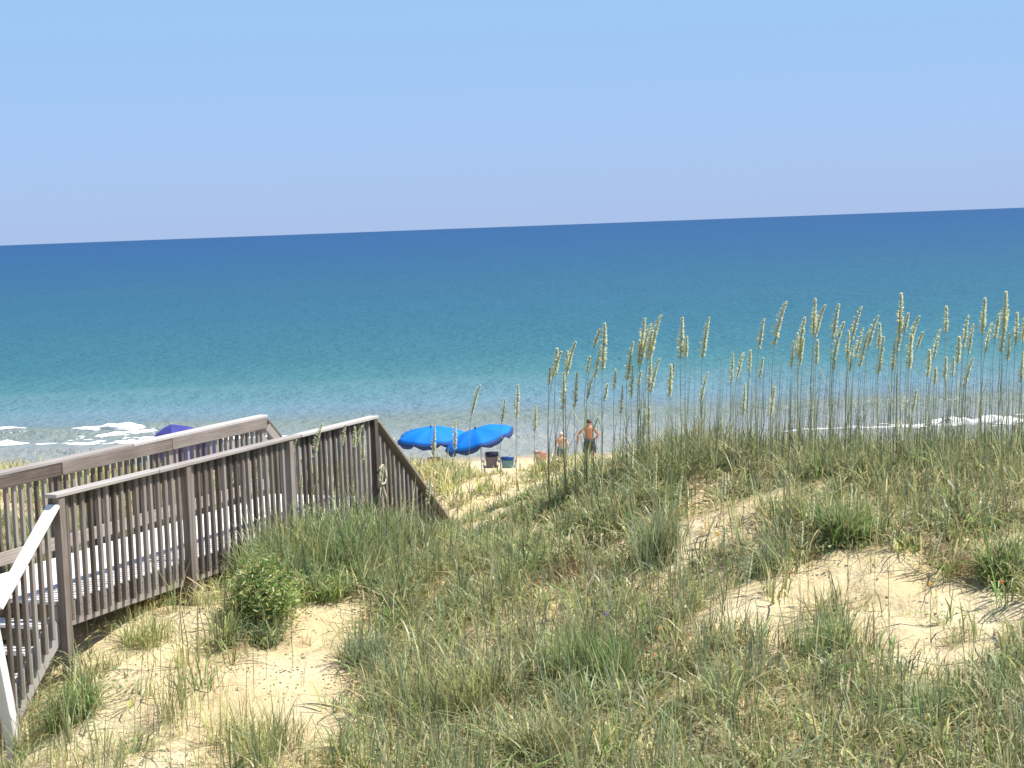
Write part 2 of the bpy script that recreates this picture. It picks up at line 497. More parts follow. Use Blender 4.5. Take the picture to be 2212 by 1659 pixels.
for a in [(-23.2, -19.2, 92.2, 0.65, 0.24, 41), (-21.6, -18.5, 90.9, 0.5, 0.08, 42), (-23.1, -21.6, 92.5, 0.35, 0.32, 40),
          (-30, -24.4, 88.6, 0.7, 0.28, 43), (-24.0, -22.9, 88.3, 0.18, 0.06, 44), (-22.3, -20.6, 88.0, 0.22, 0.08, 46),
          (-20.2, -17.0, 87.2, 0.4, 0.16, 45), (-31, -25.5, 92.6, 0.4, 0.12, 47), (-16.9, -10, 87.4, 0.3, 0.10, 59),
          (15.6, 19.5, 82.0, 0.35, 0.16, 48), (18.5, 34, 82.6, 0.95, 0.42, 49), (12.5, 16, 82.1, 0.22, 0.08, 50),
          (24, 36, 83.9, 0.5, 0.2, 54)]:
    parts.append(foam_patch('foam', *a))
off = 0; V_, T_ = [], []
for v, t in parts:
    V_.append(v); T_.append(t + off); off += len(v)
# loose foam lace between the lines
for k in range(170):
    if rng.random() < 0.55: x = rng.uniform(-22.5, -14); y = rng.uniform(86.8, 91.2)
    else: x = rng.uniform(17, 36); y = rng.uniform(80.8, 83.6)
    rx, ry = rng.uniform(0.05, 0.4), rng.uniform(0.03, 0.12)
    m_ = 7; a = np.linspace(0, 2 * np.pi, m_, endpoint=False); rr = rng.uniform(0.6, 1.2, m_)
    px_, py_ = x + rx * np.cos(a) * rr, y + ry * np.sin(a) * rr
    z_ = swell(px_, py_) + 0.02
    zc = swell(np.array([x]), np.array([y]))[0] + 0.05
    v = np.concatenate([[[x, y, zc]], np.stack([px_, py_, z_], -1)])
    t = np.array([[0, 1 + i, 1 + (i + 1) % m_] for i in range(m_)])
    V_.append(v); T_.append(t + off); off += len(v)
me = tris_mesh('foam', np.concatenate(V_), np.concatenate(T_), smooth=True)
tag(link('foam', me, M.foam), 'white broken foam of the small waves along the shore', 'foam', kind='stuff')

# ------------------------------------------------------------------ boardwalk
U = Vector((0.392, 0.918, 0)).normalized()
VL = Vector((-U.y, U.x, 0))              # to the left, across the deck
ang = math.atan2(U.y, U.x)
corner = at(117, 1062, 17.0)
CAPZ = 10 - 2.40                          # top of the cap rail
DECKZ = CAPZ - 1.07
LSP = 2.2
WD = 1.62
BW = empty('boardwalk', (corner.x, corner.y, DECKZ), ang,
           'weathered grey wooden dune walkover with baluster railings and stairs at both ends', 'boardwalk')
# local frame: x along the walk (u), y to the left (v), z above the deck
def board(name, p0, p1, w, t, mat, roll=0.0, bev=0.005, vert_w=True):
    """plank from p0 to p1 (local); w = extent across (horizontal, local y side), t = other"""
    p0, p1 = Vector(p0), Vector(p1)
    d = p1 - p0; L = d.length
    me = box_mesh(name, L, w, t, bev)
    o = link(name, me, mat, BW, (p0 + p1) / 2)
    o.rotation_mode = 'QUATERNION'
    x = d.normalized()
    y = Vector((0, 0, 1)).cross(x)
    y = y.normalized() if y.length > 1e-4 else Vector((0, 1, 0))
    z = x.cross(y)
    q = Matrix((x, y, z)).transposed().to_quaternion()
    q = q @ Quaternion((1, 0, 0), roll + random.gauss(0, 0.012)) @ Quaternion((0, 0, 1), random.gauss(0, 0.0015))
    o.rotation_quaternion = q
    return o

def jit(a): return random.uniform(-a, a)

N_SP = 3
Uend = N_SP * LSP
# posts
post_h = 1.07 - 0.045
for side, ys_ in ((0, -0.045), (1, WD + 0.045)):
    for i in range(0, N_SP + 1):
        u = i * LSP
        gx = corner.x + U.x * u + VL.x * ys_; gy = corner.y + U.y * u + VL.y * ys_
        zb = gz(gx, gy) - 0.3 - DECKZ
        zb = min(zb, -0.3)
        board('post', (u, ys_, zb), (u, ys_, post_h - 0.002), 0.09, 0.09, M.wood)
    if side == 1:
        for u in (-LSP, -2 * LSP):
            board('post', (u, ys_, -1.6), (u, ys_, post_h - 0.002), 0.09, 0.09, M.wood)
# rim boards, cap rails, inner top boards
RIM = 0.24
u0far = -2.2 * LSP
for a, b_ in ((-0.06, 2 * LSP + 0.0), (2 * LSP + 0.006, Uend + 0.05)):
    board('rim_board', (a, 0.02, -0.035 - RIM / 2), (b_, 0.02, -0.035 - RIM / 2), 0.038, RIM, M.wood)
for a, b_ in ((u0far, LSP), (LSP + 0.006, Uend + 0.05)):
    board('rim_board', (a, WD - 0.02, -0.035 - RIM / 2), (b_, WD - 0.02, -0.035 - RIM / 2), 0.038, RIM, M.wood)
for a, b_, dz in ((-0.10, 0.74 * LSP, 0.0), (0.74 * LSP + 0.012, 2.1 * LSP, -0.006), (2.1 * LSP + 0.008, Uend + 0.07, 0.002)):
    o = board('cap_rail', (a, -0.03, 1.07 - 0.02 + dz), (b_, -0.03, 1.07 - 0.02 + jit(0.004)), 0.14, 0.038, M.wood_pale)
for a, b_ in ((-0.06, 1.0 * LSP - 0.003), (1.0 * LSP + 0.003, Uend + 0.04)):
    board('top_rail', (a, 0.02, 1.029 - 0.07), (b_, 0.02, 1.029 - 0.07), 0.038, 0.14, M.wood)
for a, b_ in ((u0far, 1.62 * LSP), (1.62 * LSP + 0.008, Uend + 0.07)):
    board('cap_rail', (a, WD + 0.03, 1.07 - 0.02), (b_, WD + 0.03, 1.07 - 0.02), 0.14, 0.038, M.wood_pale)
for a, b_ in ((u0far, LSP), (LSP + 0.006, 2 * LSP - 0.02), (2 * LSP - 0.014, Uend + 0.04)):
    board('top_rail', (a, WD - 0.02, 1.029 - 0.07), (b_, WD - 0.02, 1.029 - 0.07), 0.038, 0.14, M.wood)
# kick board along the far side
for a, b_ in ((u0far, 0.9 * LSP), (0.9 * LSP + 0.01, Uend)):
    board('kick_board', (a, WD - 0.065, 0.155), (b_, WD - 0.065, 0.155), 0.038, 0.14, M.wood)
# balusters (one mesh, shared)
BAL_T = 0.044
bal_me = box_mesh('baluster', 1.20, BAL_T, BAL_T, 0.004)
bal_me.materials.append(M.wood)
def baluster(u, v, z0, z1, me=None):
    L = z1 - z0
    o = bpy.data.objects.new('baluster', me or bal_me)
    COL.objects.link(o); o.parent = BW
    o.location = (u, v, (z0 + z1) / 2)
    o.rotation_euler = (jit(0.05), -math.pi / 2 + random.gauss(0, 0.007), jit(0.02))
    o.scale = (L / 1.20, 1, 1)
    return o
for i in range(N_SP):
    nb_ = 16
    for k in range(1, nb_ + 1):
        u = i * LSP + LSP * k / (nb_ + 1)
        baluster(u + jit(0.006), -0.0235, -0.20 + jit(0.012), 1.028)
for i in range(-2, N_SP):
    for k in range(1, 17):
        u = i * LSP + LSP * k / 17
        if u < -2.6: continue
        baluster(u + jit(0.006), WD + 0.0235, -0.20 + jit(0.012), 1.028)
# nail heads: two on every rim board crossing, joined as one part
bm = bmesh.new()
for i in range(N_SP):
    for k in range(1, 17):
        u = i * LSP + LSP * k / 17
        for z in (-0.075, -0.15, 0.93, 0.985):
            bmesh.ops.create_cube(bm, size=1, matrix=Matrix.Translation((u + jit(0.006), -0.0475, z + jit(0.006))) @ Matrix.Diagonal((0.009, 0.003, 0.009, 1)))
o = link('nails', bm_mesh(bm, 'nails'), M.dark_metal, BW)
o['kind'] = 'stuff'
# deck boards
nd = int((Uend + 0.1) / 0.145)
for k in range(nd):
    u = -0.02 + 0.07 + k * 0.145
    board('deck_board', (u, 0.045, -0.018 + jit(0.002)), (u, WD - 0.045, -0.018 + jit(0.002)), 0.138, 0.034, M.wood_white)
for k in range(24):
    u = -0.02 - 0.075 - k * 0.145
    board('deck_board', (u, 0.55 + 0.35, -0.018 + jit(0.002)), (u, WD - 0.045, -0.018 + jit(0.002)), 0.138, 0.034, M.wood_white)
# joists and cross beams below the deck
for v in (0.35, 0.8, 1.25):
    board('joist', (-0.05, v, -0.035 - 0.10), (Uend, v, -0.035 - 0.10), 0.038, 0.20, M.wood)
for u in (0.10, LSP, 2 * LSP, 3 * LSP - 0.1):
    board('cross_beam', (u, -0.03, -0.36), (u, WD + 0.03, -0.36), 0.06, 0.16, M.wood)
    gx = corner.x + U.x * u + VL.x * 0.9; gy = corner.y + U.y * u + VL.y * 0.9
    board('support_post', (u + 0.08, 0.9, gz(gx, gy) - 0.3 - DECKZ), (u + 0.08, 0.9, -0.30), 0.09, 0.09, M.wood)

# stairs at the near end (towards the house): run -u, rise down
RUN, RISE = 0.27, 0.20
sl = RISE / RUN * 1.17
def stair(u_start, sgn, nstep, drop_per, name_len, near_only=False, far_len=None):
    pass
slope_n = 0.88
n_len = 0.92
for v, sides in ((0.02, 'near'), (0.88, 'far')):
    board('stringer', (-0.05, v, -0.22), (-0.05 - n_len, v, -0.22 - n_len * slope_n), 0.038, 0.29, M.wood_pale)
for k in range(4):
    u = -0.17 - k * 0.235; z = -0.20 * (k + 1) + 0.0
    for j in (0, 1):
        board('stair_tread', (u + 0.058 - j * 0.128, 0.045, z), (u + 0.058 - j * 0.128, 0.855, z), 0.12, 0.034, M.wood_white)
# stair handrail (near side) and newel post
hz0 = 0.985
board('stair_cap_rail', (-0.062, -0.03, hz0 - 0.03), (-0.062 - n_len, -0.03, hz0 - 0.03 - n_len * slope_n), 0.14, 0.038, M.wood_white)
board('stair_top_rail', (-0.065, 0.02, hz0 - 0.125), (-0.065 - n_len, 0.02, hz0 - 0.125 - n_len * slope_n), 0.038, 0.12, M.wood)
for k in range(1, 7):
    u = -0.05 - k * 0.128
    zt = hz0 - 0.06 + u * slope_n; zb_ = -0.20 + u * slope_n + 0.02
    baluster(u, -0.0235, zb_, zt)
un = -0.05 - n_len
gx = corner.x + U.x * un; gy = corner.y + U.y * un
board('newel_post', (un + 0.13, -0.10, gz(gx, gy) - 0.35 - DECKZ), (un - 0.20, -0.10, 0.12), 0.12, 0.10, M.wood_white)

# stairs at the far end (down to the beach side)
slope_f = 0.80
f_len = 2.35
for v in (0.02, WD - 0.02):
    board('stringer', (Uend + 0.06, v, -0.17), (Uend + 0.06 + f_len, v, -0.17 - f_len * slope_f), 0.038, 0.27, M.wood)
for k in range(8):
    u = Uend + 0.16 + k * 0.25; z = -0.2 * (k + 1)
    for j in (0, 1):
        board('stair_tread', (u - 0.05 + j * 0.128, 0.045, z), (u - 0.05 + j * 0.128, WD - 0.045, z), 0.12, 0.034, M.wood_pale)
for v, s in ((-0.03, -1), (WD + 0.03, 1)):
    board('stair_cap_rail', (Uend + 0.075, v, 0.99), (Uend + 0.075 + f_len, v, 0.99 - f_len * slope_f), 0.14, 0.038, M.wood)
    board('stair_top_rail', (Uend + 0.06, 0.02 if s < 0 else WD - 0.02, 0.90), (Uend + 0.06 + f_len, 0.02 if s < 0 else WD - 0.02, 0.90 - f_len * slope_f), 0.038, 0.12, M.wood)
    vb = -0.0235 if s < 0 else WD + 0.0235
    for k in range(1, 18):
        du = 0.05 + k * 0.128
        baluster(Uend + du, vb, -0.30 - du * slope_f, 0.945 - du * slope_f)
    u = Uend + f_len
    gx = corner.x + U.x * u + VL.x * v; gy = corner.y + U.y * u + VL.y * v
    board('newel_post', (u, -0.045 if s < 0 else WD + 0.045, gz(gx, gy) - 0.4 - DECKZ), (u, -0.045 if s < 0 else WD + 0.045, 0.95 - f_len * slope_f), 0.09, 0.09, M.wood)

# coil of pale rope hung on the last near post
bm = bmesh.new()
for k in range(4):
    r0 = 0.085 + 0.012 * (k % 2); pts = []
    for i in range(17):
        a = 2 * math.pi * i / 16
        pts.append((r0 * math.sin(a) + 0.01 * k, 0.012 * k + 0.01 * math.sin(a * 2 + k), 0.13 * math.cos(a) - 0.012 * k))
    tube(bm, pts, 0.011, 5, False)
tail = [(0.02, 0.02, -0.12), (0.05, 0.03, -0.2), (0.085, 0.02, -0.30), (0.08, 0.0, -0.38)]
tube(bm, tail, [0.014, 0.022, 0.024, 0.01], 6)
tube(bm, [(-0.02, 0.02, -0.12), (-0.05, 0.03, -0.25), (-0.04, 0.01, -0.40)], 0.011, 5)
me = bm_mesh(bm, 'rope_coil', True)
pr = BW.matrix_basis @ Vector((Uend, -0.15, 0.30))
o = link('rope', me, M.rope, None, pr, (0, 0, ang))
tag(o, 'pale rope coiled over the last post before the beach stairs', 'rope')

# ------------------------------------------------------------------ things on the beach
def umbrella(name, base, tip_tilt, R_=1.18, H=0.46, pole_h=2.05, label='', cat='umbrella', group=None, spin=0.2, mat=None, trim=None):
    root = empty(name, base, 0, label, cat, group)
    mat = mat or M.blue; trim = trim or M.blue_trim
    q = tip_tilt
    hub = Vector((0, 0, pole_h))
    NG, NR = 8, 7
    bm = bmesh.new()
    apex = bm.verts.new(Vector((0, 0, 0)))
    rows = []
    SEG = 6
    for j in range(1, NR + 1):
        t = j / NR
        row = []
        for g in range(NG):
            for s_ in range(SEG):
                f = s_ / SEG
                a = 2 * math.pi * (g + f) / NG + spin
                chord = math.cos(math.pi / NG) / math.cos((f - 0.5) * 2 * math.pi / NG)
                rr = R_ * math.sin(t * 1.12) / math.sin(1.12) * (1 + (chord - 1) * 0.9)
                sag = -0.06 * math.sin(math.pi * f) * t
                z = -H * (1 - math.cos(t * 1.12)) / (1 - math.cos(1.12)) + sag
                row.append(bm.verts.new((rr * math.cos(a), rr * math.sin(a), z)))
        rows.append(row)
    m_ = NG * SEG
    for k in range(m_): bm.faces.new((apex, rows[0][k], rows[0][(k + 1) % m_]))
    for j in range(NR - 1):
        for k in range(m_):
            bm.faces.new((rows[j][k], rows[j + 1][k], rows[j + 1][(k + 1) % m_], rows[j][(k + 1) % m_]))
    edge = [v.co.copy() for v in rows[-1]]
    me = bm_mesh(bm, 'canopy', True)
    rotm = q.to_matrix().to_4x4()
    T = Matrix.Translation(hub) @ rotm
    me.transform(T)
    c = link('canopy', me, mat, root)
    sm = c.modifiers.new('thickness', 'SOLIDIFY'); sm.thickness = 0.004
    # scalloped valance
    bm = bmesh.new()
    top = [bm.verts.new(e) for e in edge]
    mid = [bm.verts.new(e * 1.01 + Vector((0, 0, -0.08))) for e in edge]
    low = []
    for k, e in enumerate(edge):
        f = (k % SEG) / SEG
        low.append(bm.verts.new(e * 1.005 + Vector((0, 0, -0.09 - 0.085 * math.sin(math.pi * f) - 0.015 * (k % 3)))))
    for k in range(m_):
        k2 = (k + 1) % m_
        bm.faces.new((top[k], mid[k], mid[k2], top[k2])); bm.faces.new((mid[k], low[k], low[k2], mid[k2]))
    me = bm_mesh(bm, 'valance', True); me.transform(T)
    c = link('valance', me, trim, root)
    sm = c.modifiers.new('thickness', 'SOLIDIFY'); sm.thickness = 0.003
    # ribs with tips past the cloth
    for g in range(NG):
        bm = bmesh.new()
        a = 2 * math.pi * g / NG + spin
        pts = []
        for j in range(0, NR + 1):
            t = j / NR
            rr = R_ * math.sin(t * 1.12) / math.sin(1.12); z = -H * (1 - math.cos(t * 1.12)) / (1 - math.cos(1.12)) - 0.015
            pts.append((rr * math.cos(a), rr * math.sin(a), z))
        e = Vector(pts[-1]); pts.append(tuple(e + (e - Vector(pts[-2])).normalized() * 0.07))
        tube(bm, pts, 0.006, 4)
        me = bm_mesh(bm, 'rib'); me.transform(T)
        link('rib', me, M.dark_metal, root)
    bm = bmesh.new()
    lower_end = Vector((0, 0, -0.25))
    knee = hub - (q @ Vector((0, 0, 0.55)))
    foot = Vector((knee.x, knee.y, -0.3))
    tube(bm, [foot, knee], 0.02, 8)
    tube(bm, [knee, hub], 0.018, 8)
    link('pole', bm_mesh(bm, 'pole', True), M.white_cloth if mat is M.blue else M.metal, root)
    bm = bmesh.new()
    d = q @ Vector((0, 0, 1))
    tube(bm, [hub + d * 0.0, hub + d * 0.05, hub + d * 0.10], [0.03, 0.028, 0.006], 8)
    link('finial', bm_mesh(bm, 'finial', True), M.dark_metal, root)
    return root

def tilt(dirx, diry, deg):
    ax = Vector((-diry, dirx, 0)).normalized()
    return Quaternion(ax, R(deg))

# tilt(dir) leans the top towards dir
b1 = at(937, 1000, 60.0)
umbrella('beach_umbrella', (b1.x - 0.05, 60.0, gz(b1.x, 60.0)), tilt(-0.3, -1.0, 5), R_=1.19, H=0.32, pole_h=2.0,
         label='bright blue beach umbrella, left and higher domed, shading the coral chair', group='blue beach umbrellas', spin=0.30)
b2 = at(1030, 1000, 58.6)
umbrella('beach_umbrella', (b2.x, 58.6, gz(b2.x, 58.6)), tilt(-1.0, -0.25, 17), R_=1.18, H=0.33, pole_h=2.0,
         label='bright blue beach umbrella, right one, tipped up towards the navy chair', group='blue beach umbrellas', spin=0.05)

# navy shelter umbrella behind the railing
def shelter():
    bx = at(400, 1000, 62.0)
    g = gz(bx.x, 62.0)
    root = empty('beach_shelter', (bx.x, 62.0, g), 0,
                 'navy blue domed beach shelter with side walls behind the far railing', 'beach shelter')
    NG = 6
    apex = Vector((-0.42, 0, 2.28))
    Rr = 1.15; spin = 0.35
    bm = bmesh.new()
    av = bm.verts.new(apex)
    rows = []
    for t, k in ((0.35, 0.10), (0.7, 0.27), (1.0, 0.52)):
        rows.append([bm.verts.new((apex.x * (1 - t) + Rr * t * math.cos(2 * math.pi * (i / 2) / NG + spin) * (1 if i % 2 == 0 else 0.9),
                                   Rr * t * math.sin(2 * math.pi * (i / 2) / NG + spin) * (1 if i % 2 == 0 else 0.9),
                                   apex.z - k - (0 if i % 2 == 0 else 0.04 * t))) for i in range(NG * 2)])
    m_ = NG * 2
    for i in range(m_): bm.faces.new((av, rows[0][i], rows[0][(i + 1) % m_]))
    for j in range(2):
        for i in range(m_): bm.faces.new((rows[j][i], rows[j + 1][i], rows[j + 1][(i + 1) % m_], rows[j][(i + 1) % m_]))
    eave = [v.co.copy() for v in rows[-1]]
    c = link('canopy', bm_mesh(bm, 'canopy'), M.navy, root)
    c.modifiers.new('thickness', 'SOLIDIFY').thickness = 0.004
    # walls on the landward side and flanks
    for i in range(m_):
        a, b_ = eave[i], eave[(i + 1) % m_]
        if (a.y + b_.y) / 2 > 0.55: continue
        bm = bmesh.new()
        lo = Vector((1.12, 1.12, 0))
        v = [bm.verts.new(a), bm.verts.new(b_), bm.verts.new((b_.x * 1.1, b_.y * 1.1, 0.02)), bm.verts.new((a.x * 1.1, a.y * 1.1, 0.02))]
        bm.faces.new(v)
        c = link('side_panel', bm_mesh(bm, 'side_panel'), M.navy, root)
        c.modifiers.new('thickness', 'SOLIDIFY').thickness = 0.004
    bm = bmesh.new(); tube(bm, [(apex.x, 0, -0.3), apex + Vector((0, 0, 0.06))], 0.018, 8)
    link('pole', bm_mesh(bm, 'pole', True), M.metal, root)
shelter()

def beach_chair(px, py_top, Y, height, width, back, pillow, frame, label, rz=0.0, striped=None):
    c = at(px, py_top, Y)
    g = gz(c.x, Y)
    root = empty('beach_chair', (c.x, Y, g), rz, label, 'beach chair', 'low beach chairs by the umbrellas')
    hw = width / 2; sh = 0.31
    # sea is +y: sitter faces +y, back leans towards -y
    yb = -0.30; yt = yb + (sh - height) * 0.38 * -1 * -1
    top = Vector((0, yb + (height - sh) * -0.36, height)); bot = Vector((0, yb + 0.05, sh))
    bm = bmesh.new()
    nrow = 8
    rows = []
    for j in range(nrow + 1):
        t = j / nrow
        c_ = bot.lerp(top, t * 0.70)
        rows.append([bm.verts.new((hw * s_ * (0.74 + 0.19 * t), c_.y - 0.035 * math.sin(math.pi * (s_ + 1) / 2), c_.z)) for s_ in (-1, -.5, 0, .5, 1)])
    for j in range(nrow):
        for k in range(4): bm.faces.new((rows[j][k], rows[j][k + 1], rows[j + 1][k + 1], rows[j + 1][k]))
    o = link('back_fabric', bm_mesh(bm, 'back_fabric', True), back, root)
    o.modifiers.new('thickness', 'SOLIDIFY').thickness = 0.008
    # head cushion
    c1 = bot.lerp(top, 0.86); dirv = (top - bot).normalized()
    bm = bmesh.new()
    bmesh.ops.create_cube(bm, size=1, matrix=Matrix.Translation(c1 + Vector((0, -0.03, 0))) @ Matrix.Rotation(math.atan2(-dirv.y, dirv.z), 4, 'X') @ Matrix.Diagonal((width * 0.93, 0.09, (top - bot).length * 0.30, 1)))
    bmesh.ops.bevel(bm, geom=bm.edges[:], offset=0.03, segments=2, affect='EDGES')
    link('head_cushion', bm_mesh(bm, 'head_cushion', True), pillow, root)
    # seat
    bm = bmesh.new()
    rows = []
    for j in range(5):
        t = j / 4
        rows.append([bm.verts.new((hw * s_ * 0.90, bot.y + 0.50 * t, sh + 0.03 * t - 0.05 * math.sin(math.pi * t) * (1 - abs(s_) * 0.4))) for s_ in (-1, 0, 1)])
    for j in range(4):
        for k in range(2): bm.faces.new((rows[j][k], rows[j][k + 1], rows[j + 1][k + 1], rows[j + 1][k]))
    o = link('seat', bm_mesh(bm, 'seat', True), back, root)
    o.modifiers.new('thickness', 'SOLIDIFY').thickness = 0.008
    for s_ in (-1, 1):
        x = hw * s_
        bm = bmesh.new()
        tube(bm, [(x, bot.y + 0.55, sh + 0.03), (x, bot.y, sh), (x, top.y, top.z)], 0.013, 6)
        link('side_frame', bm_mesh(bm, 'side_frame', True), frame, root)
        bm = bmesh.new(); tube(bm, [(x, bot.y + 0.42, sh + 0.24), (x, bot.y + 0.20, 0.0)], 0.012, 6)
        tube(bm, [(x, bot.y + 0.20, 0.0), (x, bot.y - 0.22, 0.0)], 0.012, 6)
        link('leg', bm_mesh(bm, 'leg', True), frame, root)
        bm = bmesh.new(); tube(bm, [(x, bot.y - 0.22, 0.0), (x, bot.y + 0.25, sh + 0.05)], 0.012, 6)
        link('leg', bm_mesh(bm, 'leg', True), frame, root)
        bm = bmesh.new()
        bmesh.ops.create_cube(bm, size=1, matrix=Matrix.Translation((x * 1.16, bot.y + 0.16, sh + 0.215)) @ Matrix.Diagonal((0.06, 0.46, 0.025, 1)))
        bmesh.ops.bevel(bm, geom=bm.edges[:], offset=0.008, segments=2, affect='EDGES')
        link('armrest', bm_mesh(bm, 'armrest', True), pillow, root)
    bm = bmesh.new(); tube(bm, [(-hw, top.y, top.z), (0, top.y - 0.01, top.z + 0.02), (hw, top.y, top.z)], 0.013, 6)
    link('top_bar', bm_mesh(bm, 'top_bar', True), frame, root)
    return root
beach_chair(1058, 967, 62.5, 0.90, 0.47, M.plum, M.navy_dk, M.dark_metal, 'tall navy folding beach chair with grey back, under the right umbrella edge', rz=0.14)
beach_chair(1097, 979, 62.4, 0.72, 0.50, M.teal, M.royal, M.metal, 'low teal beach chair with royal blue head cushion on open sand', rz=-0.05)
beach_chair(937, 977, 60.6, 0.98, 0.44, M.coral, M.coral, M.dark_metal, 'coral red beach chair under the left blue umbrella', rz=0.05)
beach_chair(1170, 974, 62.8, 0.84, 0.44, M.pink, M.pink, M.metal, 'pale pink beach chair behind the dune grass, nearest the man', rz=-0.12)
lc = at(290, 993, 60.0)
beach_chair(289, 990, 60.0, 1.02, 0.52, M.lime, M.lime, M.metal, 'lime green beach chair glimpsed through the far railing', rz=0.1)
# white towel over the left corner of the pink chair
c = at(1161, 974, 62.8)
bm = bmesh.new()
rows = []
for j in range(8):
    t = j / 7
    y = 0.06 * math.cos(math.pi * t) ; z = 0.03 * math.sin(math.pi * min(1, t * 1.0)) - 0.26 * abs(t - 0.5) * 1.6
    rows.append([bm.verts.new((s_ * 0.075 + 0.006 * math.sin(j), y + 0.008 * s_, z)) for s_ in (-1, -.3, .4, 1)])
for j in range(7):
    for k in range(3): bm.faces.new((rows[j][k], rows[j][k + 1], rows[j + 1][k + 1], rows[j + 1][k]))
g = gz(c.x, 62.8)
o = link('towel', bm_mesh(bm, 'towel', True), M.white_cloth, None, (c.x, 62.8 - 0.46, g + 0.865))
o.modifiers.new('thickness', 'SOLIDIFY').thickness = 0.012
tag(o, 'white towel hung over the corner of the pink beach chair', 'towel')

# ------------------------------------------------------------------ people
def person(base, h, rz, skin, hair, shorts, label, pose, hat=None):
    root = empty('person', base, rz, label, 'person')
    k = h / 1.75
    J = {'pelvis': (0, 0, 0.95), 'waist': (0, 0.0, 1.08), 'chest': (0, 0.0, 1.27), 'neck0': (0, 0.0, 1.43), 'neck': (0, 0.01, 1.50),
         'head': (0, 0.03, 1.60), 'crown': (0, 0.025, 1.70)}
    rad = {'pelvis': (0.145, 0.11), 'waist': (0.135, 0.10), 'chest': (0.19, 0.12), 'neck0': (0.125, 0.09), 'neck': (0.058, 0.058), 'head': (0.078, 0.09), 'crown': (0.055, 0.065)}
    E = [('pelvis', 'waist'), ('waist', 'chest'), ('chest', 'neck0'), ('neck0', 'neck'), ('neck', 'head'), ('head', 'crown')]
    for s_, n_ in ((-1, 'l'), (1, 'r')):
        a = pose[n_]
        J['sho' + n_] = (0.205 * s_, 0.0, 1.40); rad['sho' + n_] = (0.070, 0.068)
        J['elb' + n_] = a[0]; rad['elb' + n_] = (0.050, 0.050)
        J['wri' + n_] = a[1]; rad['wri' + n_] = (0.030, 0.030)
        J['pal' + n_] = a[2]; rad['pal' + n_] = (0.040, 0.022)
        E += [('neck0', 'sho' + n_), ('sho' + n_, 'elb' + n_), ('elb' + n_, 'wri' + n_), ('wri' + n_, 'pal' + n_)]
        pv = Vector(a[2]); dv_ = (pv - Vector(a[1])).normalized()
        for f in range(4):
            nm = 'fin%d%s' % (f, n_)
            J[nm] = tuple(pv + dv_ * (0.075 - 0.012 * abs(f - 1.3)) + Vector((0.0, 0.024 * (f - 1.5), 0.0))); rad[nm] = (0.009, 0.009)
            E.append(('pal' + n_, nm))
        nm = 'thu' + n_
        J[nm] = tuple(pv + dv_ * 0.02 + Vector((0, 0.06, 0))); rad[nm] = (0.010, 0.010); E.append(('pal' + n_, nm))
        J['hip' + n_] = (0.10 * s_, 0, 0.90); rad['hip' + n_] = (0.095, 0.10)
        J['kne' + n_] = (0.115 * s_, 0.02, 0.49); rad['kne' + n_] = (0.060, 0.062)
        J['ank' + n_] = (0.12 * s_, -0.01, 0.085); rad['ank' + n_] = (0.040, 0.042)
        J['toe' + n_] = (0.14 * s_, 0.16, 0.03); rad['toe' + n_] = (0.042, 0.025)
        E += [('pelvis', 'hip' + n_), ('hip' + n_, 'kne' + n_), ('kne' + n_, 'ank' + n_), ('ank' + n_, 'toe' + n_)]
    names = list(J)
    me = bpy.data.meshes.new('body')
    me.from_pydata([tuple(c * k for c in J[n_]) for n_ in names], [(names.index(a), names.index(b_)) for a, b_ in E], [])
    o = link('body', me, skin, root)
    o.modifiers.new('skin', 'SKIN')
    sv = me.skin_vertices[0].data
    for i, n_ in enumerate(names):
        sv[i].radius = tuple(r * k for r in rad[n_])
        sv[i].use_root = (n_ == 'pelvis')
    o.modifiers.new('sub', 'SUBSURF').levels = 2
    o.modifiers['sub'].render_levels = 2
    o.modifiers['skin'].use_smooth_shade = True
    # face: nose and ears join the head
    # hair cap or hat
    bm = bmesh.new()
    bmesh.ops.create_uvsphere(bm, u_segments=18, v_segments=12, radius=1, matrix=Matrix.Translation((0, 0.018 * k, 1.645 * k)) @ Matrix.Diagonal((0.092 * k, 0.108 * k, 0.112 * k, 1)))
    dl = [v for v in bm.verts if v.co.z < (1.60 * k if v.co.y < 0.03 * k else 1.675 * k)]
    bmesh.ops.delete(bm, geom=dl, context='VERTS')
    o = link('hair' if not hat else 'cap', bm_mesh(bm, 'hair', True), hat or hair, root)
    o.modifiers.new('thickness', 'SOLIDIFY').thickness = 0.012
    if hat:
        bm = bmesh.new()
        bmesh.ops.create_circle(bm, cap_ends=True, segments=16, radius=0.10 * k, matrix=Matrix.Translation((0, 0.12 * k, 1.66 * k)) @ Matrix.Diagonal((0.9, 1, 1, 1)))
        o = link('cap_brim', bm_mesh(bm, 'cap_brim'), hat, root)
        o.modifiers.new('thickness', 'SOLIDIFY').thickness = 0.008
    # features
    bm = bmesh.new()
    for s_ in (-1, 1):
        bmesh.ops.create_uvsphere(bm, u_segments=8, v_segments=6, radius=1, matrix=Matrix.Translation((0.088 * s_ * k, 0.02 * k, 1.60 * k)) @ Matrix.Diagonal((0.012, 0.02, 0.034, 1)))
    link('ears', bm_mesh(bm, 'ears', True), skin, root)
    bm = bmesh.new()
    bmesh.ops.create_cone(bm, segments=6, radius1=0.018 * k, radius2=0.006 * k, depth=0.045 * k, cap_ends=True, matrix=Matrix.Translation((0, 0.125 * k, 1.60 * k)) @ Matrix.Rotation(R(-25), 4, 'X'))
    link('nose', bm_mesh(bm, 'nose', True), skin, root)
